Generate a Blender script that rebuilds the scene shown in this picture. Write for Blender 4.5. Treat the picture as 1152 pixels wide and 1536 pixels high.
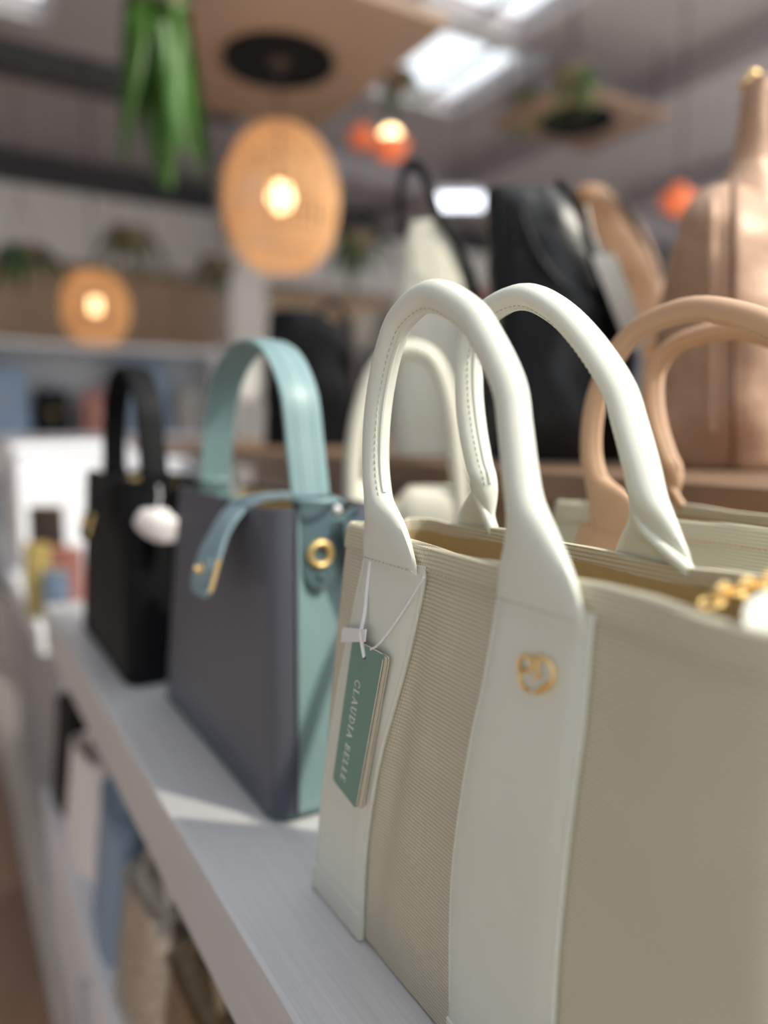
import bpy, math, random
from mathutils import Vector, Matrix, noise
random.seed(7)
for o in list(bpy.data.objects): bpy.data.objects.remove(o)
S = bpy.context.scene
COL = S.collection
PI = math.pi

# ------------------------------------------------------------------ camera
EYE = Vector((0, 0, 1.35))
FPX = 26/36*1536
TH = math.atan(128/FPX)                                   # pitch down
AL = math.atan((671/FPX)/(128/FPX*math.sin(TH)+math.cos(TH)))   # yaw right of the shelf direction (+Y)
cd = bpy.data.cameras.new('camera')
cam = bpy.data.objects.new('camera', cd); COL.objects.link(cam)
cd.sensor_fit = 'VERTICAL'; cd.sensor_height = 36; cd.sensor_width = 27; cd.lens = 26
cam.location = EYE; cam.rotation_euler = (PI/2-TH, 0, -AL)
cd.clip_start = 0.02; cd.clip_end = 100
cd.dof.use_dof = True; cd.dof.focus_distance = 0.45; cd.dof.aperture_fstop = 1.75
S.camera = cam

# ------------------------------------------------------------------ light
W = bpy.data.worlds.new('sky'); S.world = W; W.use_nodes = True
bg = W.node_tree.nodes['Background']
bg.inputs['Color'].default_value = (0.89, 0.945, 1.0, 1); bg.inputs['Strength'].default_value = 2.0
sl = bpy.data.lights.new('sun', 'SUN'); sl.energy = 3.6; sl.angle = 0.02; sl.color = (1.0, 0.93, 0.78)
sun = bpy.data.objects.new('sun', sl); COL.objects.link(sun)
SUN_DIR = Vector((-0.40, 0.56, -0.73))
sun.rotation_euler = SUN_DIR.to_track_quat('-Z', 'Y').to_euler()
vs = S.view_settings
vs.view_transform = 'Standard'; vs.look = 'None'; vs.gamma = 1; vs.use_curve_mapping = False; vs.exposure = 0.0

# ------------------------------------------------------------------ pixel -> ray helpers (photo taken as 1152x1536)
_fw = Vector((math.sin(AL)*math.cos(TH), math.cos(AL)*math.cos(TH), -math.sin(TH)))
_rt = Vector((math.cos(AL), -math.sin(AL), 0))
_up = _rt.cross(_fw)
def ray(px, py): return _fw + _rt*((px-576)/FPX) - _up*((py-768)/FPX)
def atX(px, py, X): d = ray(px, py); return EYE + d*(X/d.x)
def atY(px, py, Y): d = ray(px, py); return EYE + d*(Y/d.y)
def atZ(px, py, Z): d = ray(px, py); return EYE + d*((Z-EYE.z)/d.z)
def atD(px, py, t): return EYE + ray(px, py)*t

# ------------------------------------------------------------------ materials
def lin(c):
    return tuple(((v/255)/12.92 if v/255 <= 0.04045 else ((v/255+0.055)/1.055)**2.4) for v in c)
def newmat(name):
    m = bpy.data.materials.new(name); m.use_nodes = True
    return m, m.node_tree, m.node_tree.nodes['Principled BSDF']
def mat(name, rgb, rough=0.5, metal=0.0, var=0.08, scale=30, bump=0.0, bscale=200, spec=0.5, trans=0.0, emit=None, es=0, stretch=(1, 1, 1), coat=0.0, subs=0.0, bdist=0.002):
    """rgb is sRGB 0-255; gentle noise variation and optional fine bump."""
    m, nt, p = newmat(name)
    N = nt.nodes; L = nt.links
    c = lin(rgb)
    tc = N.new('ShaderNodeTexCoord'); mp = N.new('ShaderNodeMapping'); mp.inputs['Scale'].default_value = stretch
    L.new(tc.outputs['Object'], mp.inputs['Vector'])
    nz = N.new('ShaderNodeTexNoise'); nz.inputs['Scale'].default_value = scale; nz.inputs['Detail'].default_value = 3
    L.new(mp.outputs[0], nz.inputs['Vector'])
    mx = N.new('ShaderNodeMix'); mx.data_type = 'RGBA'
    mx.inputs[6].default_value = tuple(max(0, v*(1-var)) for v in c)+(1,)
    mx.inputs[7].default_value = tuple(min(1, v*(1+var)) for v in c)+(1,)
    L.new(nz.outputs['Fac'], mx.inputs[0]); L.new(mx.outputs[2], p.inputs['Base Color'])
    p.inputs['Roughness'].default_value = rough; p.inputs['Metallic'].default_value = metal
    p.inputs['Specular IOR Level'].default_value = spec
    p.inputs['Coat Weight'].default_value = coat
    if subs: p.inputs['Subsurface Weight'].default_value = subs; p.inputs['Subsurface Radius'].default_value = (0.004, 0.003, 0.002); p.inputs['Subsurface Scale'].default_value = 1
    if trans: p.inputs['Transmission Weight'].default_value = trans
    if bump:
        n2 = N.new('ShaderNodeTexNoise'); n2.inputs['Scale'].default_value = bscale; n2.inputs['Detail'].default_value = 4
        L.new(mp.outputs[0], n2.inputs['Vector'])
        b = N.new('ShaderNodeBump'); b.inputs['Strength'].default_value = bump; b.inputs['Distance'].default_value = bdist
        L.new(n2.outputs['Fac'], b.inputs['Height']); L.new(b.outputs[0], p.inputs['Normal'])
    if emit:
        p.inputs['Emission Color'].default_value = lin(emit)+(1,); p.inputs['Emission Strength'].default_value = es
    return m
def canvas_mat(name, rgb, thread=0.0026):
    """ribbed canvas: horizontal ribs crossed by finer vertical yarns."""
    m, nt, p = newmat(name); N = nt.nodes; L = nt.links
    tc = N.new('ShaderNodeTexCoord')
    def math_(op, a=None, b=None):
        n = N.new('ShaderNodeMath'); n.operation = op
        for i, v in enumerate((a, b)):
            if v is None: continue
            if isinstance(v, (int, float)): n.inputs[i].default_value = v
            else: L.new(v, n.inputs[i])
        return n.outputs[0]
    sx = N.new('ShaderNodeSeparateXYZ'); L.new(tc.outputs['Object'], sx.inputs[0])
    row = math_('MULTIPLY', sx.outputs['Z'], 1/thread)
    fl = math_('FLOOR', row)
    sh = math_('MULTIPLY', math_('MODULO', fl, 2), 0.5)
    colm = math_('ADD', math_('MULTIPLY', math_('ADD', sx.outputs['Y'], sx.outputs['X']), 1/(thread*0.62)), sh)
    s1 = math_('ABSOLUTE', math_('SINE', math_('MULTIPLY', row, PI)))
    s2 = math_('ABSOLUTE', math_('SINE', math_('MULTIPLY', colm, PI)))
    h = math_('ADD', math_('MULTIPLY', s1, 0.3), math_('MULTIPLY', math_('MULTIPLY', s1, s2), 0.8))
    nz = N.new('ShaderNodeTexNoise'); nz.inputs['Scale'].default_value = 18; L.new(tc.outputs['Object'], nz.inputs['Vector'])
    c = lin(rgb)
    mx = N.new('ShaderNodeMix'); mx.data_type = 'RGBA'
    mx.inputs[6].default_value = tuple(v*0.68 for v in c)+(1,); mx.inputs[7].default_value = tuple(min(1, v*1.06) for v in c)+(1,)
    L.new(math_('ADD', h, math_('MULTIPLY', math_('SUBTRACT', nz.outputs['Fac'], 0.5), 0.3)), mx.inputs[0])
    L.new(mx.outputs[2], p.inputs['Base Color'])
    b = N.new('ShaderNodeBump'); b.inputs['Strength'].default_value = 0.7; b.inputs['Distance'].default_value = 0.0008
    L.new(h, b.inputs['Height']); L.new(b.outputs[0], p.inputs['Normal'])
    p.inputs['Roughness'].default_value = 0.75; p.inputs['Specular IOR Level'].default_value = 0.25
    return m
def brushed_mat(name, rgb, rough=0.4, dark=0.84):
    """long brushed streaks along Y."""
    m = mat(name, rgb, rough, var=1-dark, scale=9, stretch=(60, 0.9, 60), bump=0.12, bscale=40, bdist=0.0006)
    return m
M = {}
M['leather_cream'] = mat('cream_leather', (224, 226, 214), 0.42, var=0.03, bump=0.06, bscale=900, bdist=0.0004, subs=0.08)
M['canvas_beige'] = canvas_mat('beige_canvas', (226, 217, 194))
M['canvas_cream'] = canvas_mat('cream_canvas', (228, 222, 196))
M['leather_nude'] = mat('nude_leather', (206, 166, 132), 0.45, var=0.04, bump=0.06, bscale=700, bdist=0.0004)
M['lining'] = mat('tan_lining', (188, 166, 122), 0.8, var=0.06, bump=0.15, bscale=900)
M['thread'] = mat('thread', (196, 193, 178), 0.7)
M['thread_dark'] = mat('thread_shadowed', (150, 143, 124), 0.8)
M['gold'] = mat('gold', (252, 214, 142), 0.34, 0.8, var=0.05)
M['shelf'] = brushed_mat('brushed_grey_laminate', (206, 206, 208))
M['white_lam'] = mat('white_laminate', (244, 245, 250), 0.45, var=0.03)
M['grey_lam'] = mat('grey_laminate', (176, 180, 186), 0.5, var=0.05)
M['wood_dark'] = mat('brown_wood', (134, 106, 84), 0.5, var=0.3, scale=6, stretch=(14, 0.8, 14), bump=0.1, bscale=30)
M['slate'] = mat('slate_leather', (84, 86, 98), 0.42, var=0.04, bump=0.12, bscale=900, bdist=0.0004)
M['teal'] = mat('teal_leather', (124, 152, 154), 0.42, var=0.04, bump=0.1, bscale=800, bdist=0.0004)
M['teal_pale'] = mat('pale_blue_leather', (140, 166, 176), 0.38, var=0.04, bump=0.1, bscale=800, bdist=0.0004)
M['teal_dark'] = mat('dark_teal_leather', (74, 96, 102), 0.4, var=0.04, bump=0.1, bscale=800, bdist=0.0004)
M['black'] = mat('black_leather', (9, 10, 13), 0.6, var=0.1, spec=0.2, bump=0.12, bscale=600, bdist=0.0005)
M['black_gloss'] = mat('soft_black_leather', (15, 16, 18), 0.36, var=0.1, spec=0.4, bump=0.3, bscale=22, bdist=0.01)
M['green_card'] = mat('green_card', (114, 152, 138), 0.55, var=0.02)
M['card_edge'] = mat('cream_card', (214, 205, 186), 0.7, var=0.03)
M['white'] = mat('white_plastic', (238, 238, 240), 0.4, var=0.02)
M['letter'] = mat('white_print', (246, 250, 246), 0.6, var=0.01)

# ------------------------------------------------------------------ mesh helpers
class MB:
    def __init__(s): s.v = []; s.f = []
    def add(s, vs, fs):
        b = len(s.v); s.v += [Vector(p) for p in vs]; s.f += [tuple(i+b for i in f) for f in fs]; return s
    def loft(s, secs, closed=True, cap=True):
        n = len(secs[0]); b = len(s.v)
        for q in secs: s.v += [Vector(p) for p in q]
        m = n if closed else n-1
        for i in range(len(secs)-1):
            for j in range(m):
                k = (j+1) % n
                s.f.append((b+i*n+j, b+i*n+k, b+(i+1)*n+k, b+(i+1)*n+j))
        if cap and closed:
            s.f.append(tuple(b+j for j in reversed(range(n))))
            s.f.append(tuple(b+(len(secs)-1)*n+j for j in range(n)))
        return s
    def box(s, lo, hi, bev=0.0):
        x0, y0, z0 = lo; x1, y1, z1 = hi
        if bev <= 0:
            return s.add([(x0, y0, z0), (x1, y0, z0), (x1, y1, z0), (x0, y1, z0), (x0, y0, z1), (x1, y0, z1), (x1, y1, z1), (x0, y1, z1)],
                         [(0, 3, 2, 1), (4, 5, 6, 7), (0, 1, 5, 4), (1, 2, 6, 5), (2, 3, 7, 6), (3, 0, 4, 7)])
        b = bev; secs = []
        for z, i in ((z0, b), (z0+b, 0), (z1-b, 0), (z1, b)):
            X0, X1, Y0, Y1 = x0+i, x1-i, y0+i, y1-i; c = b*0.7
            secs.append([(X0+c, Y0, z), (X1-c, Y0, z), (X1, Y0+c, z), (X1, Y1-c, z), (X1-c, Y1, z), (X0+c, Y1, z), (X0, Y1-c, z), (X0, Y0+c, z)])
        return s.loft(secs)
    def tube(s, pts, r, n=10, cap=True):
        pts = [Vector(p) for p in pts]; R = r if isinstance(r, (list, tuple)) else [r]*len(pts)
        t0 = (pts[1]-pts[0]).normalized()
        nn = t0.orthogonal().normalized(); secs = []
        for i, p in enumerate(pts):
            t = (pts[min(i+1, len(pts)-1)]-pts[max(i-1, 0)])
            t = t.normalized() if t.length > 1e-9 else t0
            nn = (nn-t*nn.dot(t)).normalized(); bb = t.cross(nn)
            secs.append([p+(nn*math.cos(2*PI*k/n)+bb*math.sin(2*PI*k/n))*R[i] for k in range(n)])
        return s.loft(secs, True, cap)
    def ring_tube(s, c, u, w, r, tr, n=28, m=8):
        c = Vector(c); u = Vector(u).normalized(); w = Vector(w).normalized(); ax = u.cross(w); b = len(s.v)
        for i in range(n):
            a = 2*PI*i/n; d = u*math.cos(a)+w*math.sin(a)
            for j in range(m):
                q = 2*PI*j/m; s.v.append(c+d*(r+tr*math.cos(q))+ax*tr*math.sin(q))
        for i in range(n):
            for j in range(m):
                s.f.append((b+i*m+j, b+i*m+(j+1) % m, b+((i+1) % n)*m+(j+1) % m, b+((i+1) % n)*m+j))
        return s
    def prism(s, poly, vec):
        n = len(poly); vec = Vector(vec); a = [Vector(p) for p in poly]; b = [p+vec for p in a]
        return s.add(a+b, [tuple(reversed(range(n))), tuple(range(n, 2*n))]+[(i, (i+1) % n, n+(i+1) % n, n+i) for i in range(n)])
    def sphere(s, c, r, nu=14, nv=9, sz=(1, 1, 1)):
        c = Vector(c); secs = []
        for i in range(nv+1):
            a = -PI/2+PI*i/nv; a = max(-PI/2+0.02, min(PI/2-0.02, a))
            secs.append([c+Vector((math.cos(a)*math.cos(2*PI*j/nu)*sz[0], math.cos(a)*math.sin(2*PI*j/nu)*sz[1], math.sin(a)*sz[2]))*r for j in range(nu)])
        return s.loft(secs)
OFF = {}
def setp(o, label=None, cat=None, group=None, kind=None):
    if label: o['label'] = label
    if cat: o['category'] = cat
    if group: o['group'] = group
    if kind: o['kind'] = kind
    return o
def thing(name, label, cat, loc, group=None):
    o = bpy.data.objects.new(name, None); COL.objects.link(o); o.location = loc; o.empty_display_size = 0.02
    OFF[o] = Vector(loc); return setp(o, label, cat, group)
def obj(name, mb, m, parent=None, smooth=True, label=None, cat=None, group=None, kind=None, base=None, recalc=True):
    """one mesh object; vertices are given in world coordinates."""
    off = OFF[parent] if parent is not None else Vector(base if base is not None else (0, 0, 0))
    me = bpy.data.meshes.new(name)
    me.from_pydata([tuple(p-off) for p in mb.v], [], mb.f)
    if recalc:
        import bmesh
        b = bmesh.new(); b.from_mesh(me); bmesh.ops.recalc_face_normals(b, faces=b.faces); b.to_mesh(me); b.free()
    if smooth:
        for p in me.polygons: p.use_smooth = True
        try: me.set_sharp_from_angle(angle=math.radians(38))
        except Exception: pass
    me.materials.append(M[m] if isinstance(m, str) else m)
    o = bpy.data.objects.new(name, me); COL.objects.link(o)
    OFF[o] = off
    if parent is not None: o.parent = parent
    else: o.location = off
    return setp(o, label, cat, group, kind)
def struct(name, mb, m, parent=None, smooth=False):
    o = obj(name, mb, m, parent, smooth)
    if parent is None: o['kind'] = 'structure'
    return o
def cr(P, k=6):
    """Catmull-Rom through tuples of numbers."""
    out = []
    n = len(P)
    for i in range(n-1):
        p0, p1, p2, p3 = P[max(i-1, 0)], P[i], P[i+1], P[min(i+2, n-1)]
        for j in range(k):
            t = j/k
            out.append(tuple(0.5*((2*b)+(-a+c)*t+(2*a-5*b+4*c-d)*t*t+(-a+3*b-3*c+d)*t**3) for a, b, c, d in zip(p0, p1, p2, p3)))
    out.append(tuple(P[-1])); return out
def lerp(a, b, t): return a+(b-a)*t
def sgnpow(x, e): return math.copysign(abs(x)**e, x)
def dashes(mb, pts, step, length, r):
    """stitches: short beads along a polyline."""
    pts = [Vector(p) for p in pts]; acc = 0.0; nxt = 0.0
    for a, b in zip(pts, pts[1:]):
        L = (b-a).length
        if L < 1e-9: continue
        d = (b-a)/L
        while nxt <= acc+L:
            p = a+d*(nxt-acc); mb.tube([p-d*length/2, p-d*length*0.25, p+d*length*0.25, p+d*length/2], [r*0.4, r, r, r*0.4], 6)
            nxt += step
        acc += L

# ================================================================== SETTING
M['floor'] = mat('brown_floor', (212, 202, 190), 0.5, var=0.2, scale=4, stretch=(6, 0.6, 6))
M['plank'] = mat('brown_floorboard', (146, 116, 94), 0.45, var=0.22, scale=4, stretch=(10, 0.8, 10), bump=0.1, bscale=30)
M['ceiling'] = mat('grey_ceiling', (172, 164, 167), 0.8, var=0.06, scale=2)
M['beam'] = mat('charcoal_beam', (66, 64, 66), 0.7)
M['bulkhead'] = mat('pale_bulkhead', (222, 215, 208), 0.8, var=0.05, scale=2)
M['wall'] = mat('warm_wall', (204, 188, 170), 0.8, var=0.12, scale=2)
M['wallR'] = mat('grey_wall', (172, 174, 178), 0.8, var=0.1, scale=2)
M['glass'] = mat('glass', (254, 255, 255), 0.0, var=0.0, trans=1.0)
M['raft'] = mat('pale_wood_raft', (146, 120, 102), 0.6, var=0.14, scale=3, stretch=(1, 8, 1))
M['frame_white'] = mat('white_frame', (206, 208, 210), 0.5)
ZC = 3.9; YB = 8.3; XR = 9.0; XL = -2.2; YO = 2.2
mb = MB().box((XL, -3.5, -0.06), (XR, YB, -0.012)); struct('floor', mb, 'floor')
FLOOR = bpy.data.objects['floor']
pm = {}
for i in range(10):                         # boards of the aisle floor
    x0 = -1.35+i*0.15
    for j in range(3):
        y0 = -1.0+j*2.4+(i % 2)*0.9
        obj('floorboard', MB().box((x0+0.002, y0+0.002, -0.014), (x0+0.148, y0+2.398, 0.0), 0.003), 'plank', FLOOR)
# ceiling with skylight openings cut through it
SKY = []
for c0, c1 in (((650, 155), (748, 66)), ((668, 44), (800, -40)), ((-60, 44), (50, -60))):
    a = atZ(*c0, ZC); b = atZ(*c1, ZC)
    SKY.append((min(a.x, b.x), max(a.x, b.x), min(a.y, b.y), max(a.y, b.y)))
SKY = [(2.95, 3.75, 4.15, 5.15), (2.62, 3.42, 3.25, 3.98), (-0.3, 0.72, 4.7, 5.35), (-1.9, -0.1, 6.1, 7.8)]  # last opening is unseen, added to bring more daylight to the back
def ceiling_mesh(holes):
    xs = sorted({XL, XR}|{h[0] for h in holes}|{h[1] for h in holes}); ys = sorted({YO, YB}|{h[2] for h in holes}|{h[3] for h in holes})
    mb = MB()
    for x0, x1 in zip(xs, xs[1:]):
        for y0, y1 in zip(ys, ys[1:]):
            cx, cy = (x0+x1)/2, (y0+y1)/2
            if any(h[0] < cx < h[1] and h[2] < cy < h[3] for h in holes): continue
            mb.box((x0, y0, ZC), (x1, y1, ZC+0.12))
    return mb
cm = ceiling_mesh(SKY); cm.box((XL, -3.5, ZC), (-0.5, YO, ZC+0.12)); struct('ceiling', cm, 'ceiling')  # slab over the aisle is added out of view to darken the bag fronts
for n, (x0, x1, y0, y1) in enumerate(SKY):
    w = struct('window_%d' % (n+1), MB().box((x0, y0, ZC+0.05), (x1, y1, ZC+0.06)), 'glass')
    f = MB(); t = 0.03
    f.box((x0-t, y0-t, ZC-0.03), (x1+t, y0, ZC-0.001)); f.box((x0-t, y1, ZC-0.03), (x1+t, y1+t, ZC-0.001))
    f.box((x0-t, y0, ZC-0.03), (x0, y1, ZC-0.001)); f.box((x1, y0, ZC-0.03), (x1+t, y1, ZC-0.001))
    obj('window_frame', f, 'frame_white', w, False)
    xm = lerp(x0, x1, 0.62)
    obj('glazing_bar', MB().box((xm-0.015, y0, ZC+0.02), (xm+0.015, y1, ZC+0.049)), 'beam', w, False)
struct('wall_back', MB().box((XL, YB, 0), (XR, YB+0.12, ZC)), 'wall')
struct('wall_right', MB().box((XR, YO, 0), (XR+0.12, YB, ZC)), 'wallR')
struct('wall_light_block', MB().box((XL, -3.62, 0), (-0.6, -3.5, ZC)), 'wallR')  # unseen, added behind the viewer to cut sky light on bag fronts
struct('wall_left', MB().box((XL-0.12, -3.5, 0), (XL, YB, ZC)), 'wallR')  # unseen; lengthened past the viewer to block low sky light from the side
tn = 0
def trim(lo, hi, m):
    global tn; tn += 1
    struct('trim_%d' % tn, MB().box(lo, hi, 0.006), m)
trim((XL, YB-0.35, ZC-0.30), (XR, YB, ZC-0.002), 'beam')
trim((XL, YB-0.42, ZC-0.95), (XR, YB, ZC-0.31), 'bulkhead')
trim((XL, YB-0.10, 1.75), (XR, YB, 1.95), 'bulkhead')
trim((XL, 5.75, ZC-0.16), (2.2, 5.98, ZC-0.002), 'beam')
trim((4.6, 2.3, ZC-0.22), (4.85, YB-0.36, ZC-0.002), 'ceiling')
trim((6.6, 2.3, ZC-0.22), (6.85, YB-0.36, ZC-0.002), 'ceiling')
trim((3.2, 6.4, ZC-0.22), (XR, 6.62, ZC-0.002), 'ceiling')

# ================================================================== DISPLAY UNIT
XE = 0.170; ZS = 0.981
o = obj('shelf_board', MB().box((XE, -0.9, ZS-0.09), (0.6345, 1.66, ZS), 0.0025), 'shelf', None, True,
        'long brushed light grey shelf board carrying the front row of handbags', 'shelf', base=(0.4, 0.4, ZS-0.09))
r = thing('display_riser', 'brown wooden riser behind the cream totes with black and nude bags on top', 'riser', (0.63, 0.8, ZS))
ZR = 1.298
obj('riser_top', MB().box((0.625, -0.9, ZR-0.04), (1.45, 2.9, ZR), 0.003), 'wood_dark', r)
obj('riser_front', MB().box((0.636, -0.88, 0.46), (0.656, 1.66, ZR-0.0395)), 'wood_dark', r)
obj('riser_back', MB().box((1.40, -0.88, 0.0), (1.43, 2.88, ZR-0.0395)), 'wood_dark', r)
c = thing('base_cabinet', 'white base cabinet under the grey shelf with bags standing on its top', 'cabinet', (0.4, 0.4, 0))
obj('cabinet_body', MB().box((0.19, -0.9, 0.0), (0.633, 1.9, 0.44)), 'white_lam', c)
obj('cabinet_top', MB().box((XE, -0.9, 0.44), (0.633, 1.9, 0.47), 0.002), 'white_lam', c)
for k in range(5):
    y0 = -0.9+k*0.56
    d = obj('cabinet_door', MB().box((XE+0.002, y0+0.004, 0.09), (0.1905, y0+0.556, 0.436), 0.002), 'white_lam', c)
    obj('door_handle', MB().tube([(XE-0.012, y0+0.5, 0.40), (XE-0.012, y0+0.5, 0.26)], 0.005, 8).tube([(XE-0.012, y0+0.5, 0.39), (XE+0.003, y0+0.5, 0.39)], 0.004, 6).tube([(XE-0.012, y0+0.5, 0.27), (XE+0.003, y0+0.5, 0.27)], 0.004, 6), 'grey_lam', d)
obj('shelf_bracket', MB().box((0.42, 1.60, 0.47), (0.633, 1.63, ZS-0.0905)), 'white_lam', c)

# ================================================================== CANVAS TOTES
def make_tote(dx, dy, label, m_body, m_leather, m_thread, base_z=ZS, hk=1.0, hz=1.0, hkb=1.0, hzb=1.0, group=None):
    ZB = base_z+0.001; HT = 1.2815-0.982
    D = Vector((dx, dy, 0))
    root = thing('canvas_tote', label, 'handbag', (0.29+dx, 0.31+dy, base_z), group)
    def fx(y, v):
        b = -0.0045*math.sin(PI*max(0, min(1, v)))
        b += 0.0055*math.exp(-((y-(lerp(0.425, 0.352, v)-0.004))/0.012)**2)*min(1, 2.2*v*(1.05-v)+0.1)
        b += 0.0015*math.sin(y*55+v*2)*v*v
        return b
    def rim(y, side): return 0.0012*math.sin(y*34+side*2.0)+0.0008*math.sin(y*71)
    def ring(v, ins=0.0, zoff=0.0):
        yl = lerp(0.521, 0.468, v)-ins; yr = lerp(0.112, 0.126, v)+ins
        x0 = 0.243+ins; x1 = lerp(0.362, 0.3195, v)-ins; rad = max(0.004, lerp(0.022, 0.018, v)-ins)
        pts = []
        n = 64
        for i in range(n+1):
            y = lerp(yl-rad, yr+rad, i/n); pts.append((x0+fx(y, v), y, 0))
        for k in range(1, 6):
            a = PI/2*k/6; y = yr+rad-rad*math.sin(a); pts.append((x0+rad-rad*math.cos(a)+fx(yr+rad, v)*(1-k/6), y, 0))
        gm = 0.012*v                                  # gussets fold inwards towards the rim
        for k in range(0, 7):
            t = k/6; pts.append((lerp(x0+rad, x1-rad, t), yr+gm*math.sin(PI*t), 1))
        for k in range(1, 6):
            a = PI/2*k/6; pts.append((x1-rad+rad*math.sin(a), yr+rad-rad*math.cos(a), 1))
        for i in range(25):
            pts.append((x1, lerp(yr+rad, yl-rad, i/24), 1))
        for k in range(1, 6):
            a = PI/2*k/6; pts.append((x1-rad+rad*math.cos(PI/2-PI/2+a) if False else x1-rad*(1-math.cos(a)), yl-rad+rad*math.sin(a), 1))
        for k in range(0, 7):
            t = k/6; pts.append((lerp(x1-rad, x0+rad, t), yl-gm*math.sin(PI*t), 1))
        for k in range(1, 6):
            a = PI/2*k/6; pts.append((x0+rad-rad*math.sin(a)+fx(yl-rad, v)*(k/6), yl-rad+rad*math.cos(a), 0))
        return [Vector((p[0], p[1], ZB+HT*v+(rim(p[1], p[2]) if v > 0.9 else 0)*min(1, (v-0.9)*10 if v > 0.9 else 0)))+D for p in pts]
    rows = [0, 0.004, 0.02, 0.06, 0.12, 0.2, 0.28, 0.36, 0.44, 0.52, 0.6, 0.68, 0.76, 0.84, 0.9, 0.94, 0.97, 0.992]
    secs = [ring(0, 0.004)]+[ring(v) for v in rows[1:]]+[ring(0.994, 0.0028)]+[ring(v, 0.0028) for v in reversed(rows[1:-1])]
    body = MB().loft(secs, True, False)
    n = len(secs[0])
    body.add(secs[0], [tuple(range(n))]); body.add(secs[-1], [tuple(range(n))])
    obj('canvas_body', body, m_body, root)
    ls = [ring(0.012, 0.006)]+[ring(v, 0.0034) for v in rows[4:-1]]+[ring(0.985, 0.0034)]
    lin_ = MB().loft(ls, True, False); lin_.add(ls[0], [tuple(range(n))])
    lo = obj('lining', lin_, 'lining', root)
    # folded hem with its stitch line
    hs = [ring(0.942, -0.0003), ring(0.945, -0.0012), ring(0.97, -0.0014), ring(0.993, -0.0014), ring(1.0, 0.0006), ring(0.998, 0.003), ring(0.985, 0.0036), ring(0.942, 0.0031)]
    hm = MB().loft(hs, True, False); hm.loft([hs[-1], hs[0]], True, False)
    hem = obj('rim_hem', hm, m_body, root)
    st = MB(); q = ring(0.9495, -0.0016)
    dashes(st, q[:65], 0.0042, 0.0030, 0.0005)
    obj('stitching', st, m_thread, hem, kind='stuff')
    # vertical leather straps
    def strap(edges, side, foot=True):
        """edges: (v, y_left, y_right) rows; side 0 front, 1 back."""
        E_ = cr(edges, 5); secs = []
        def X(y, v): return 0.243+fx(y, v) if side == 0 else lerp(0.362, 0.3195, v)
        s = -1 if side == 0 else 1
        th = 0.0042; N_ = 12
        for v, ya, yb in E_:
            top = []; bot = []
            for i in range(N_+1):
                t = i/N_; y = lerp(ya, yb, t); e = max(0.0, 1-min(t, 1-t)*9)
                top.append((X(y, v)+s*(th*(1-0.4*e*e)+0.0006), y)); bot.append((X(y, v)-s*0.0008, y))
            secs.append([Vector((x, y, ZB+HT*v))+D for x, y in top+bot[::-1]])
        o = obj('strap', MB().loft(secs), m_leather, root)
        ln = []; ln2 = []
        for v, ya, yb in E_:
            ln.append(Vector((X(ya, v)+s*(th*0.55), ya, ZB+HT*v))+D)
            ln2.append(Vector((X(yb, v)+s*(th*0.55), yb, ZB+HT*v))+D)
        if foot:
            for l_ in (ln, ln2): obj('strap_piping', MB().tube(l_, 0.0015, 8), m_leather, o)
            v0, ya, yb = E_[0]; fs = []
            for v in (0.001, 0.004, 0.074, 0.077):
                k = min(E_, key=lambda e: abs(e[0]-v)); yl_, yr_ = k[1]+0.0006, k[2]-0.0006
                tk = th+(0.0014 if 0.002 < v < 0.075 else 0.0006)
                fr = [(X(lerp(yl_, yr_, i/8), v)+s*tk, lerp(yl_, yr_, i/8)) for i in range(9)]; bk = [(X(y, v)+s*0.002, y) for x, y in fr]
                fs.append([Vector((x, y, ZB+HT*v))+D for x, y in fr+bk[::-1]])
            obj('strap_foot', MB().loft(fs), m_leather, o)
        return o
    def hy(y, k=None): return 0.41+(y-0.41)*(k or hk)
    LS = [(0.002, 0.508, 0.4325), (0.1, 0.500, 0.4285), (0.26, 0.488, 0.4200), (0.48, 0.469, 0.4020), (0.73, 0.445, 0.3745), (0.90, 0.427, 0.3590), (0.955, 0.4215, 0.3570)]
    RS = [(0.002, 0.3225, 0.2425), (0.2, 0.3205, 0.2385), (0.4, 0.3165, 0.2355), (0.64, 0.3035, 0.2300), (0.78, 0.2930, 0.2262), (0.9, 0.2860, 0.2252), (0.955, 0.2838, 0.2248)]
    sh = hy(0.262)-0.262; RS = [(v, a+sh, b+sh) for v, a, b in RS]
    strap(LS, 0); strap(RS, 0); strap([(v, a+0.004, b+0.01) for v, a, b in LS], 1, False); strap([(v, a, b+0.01) for v, a, b in RS], 1, False)
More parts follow.
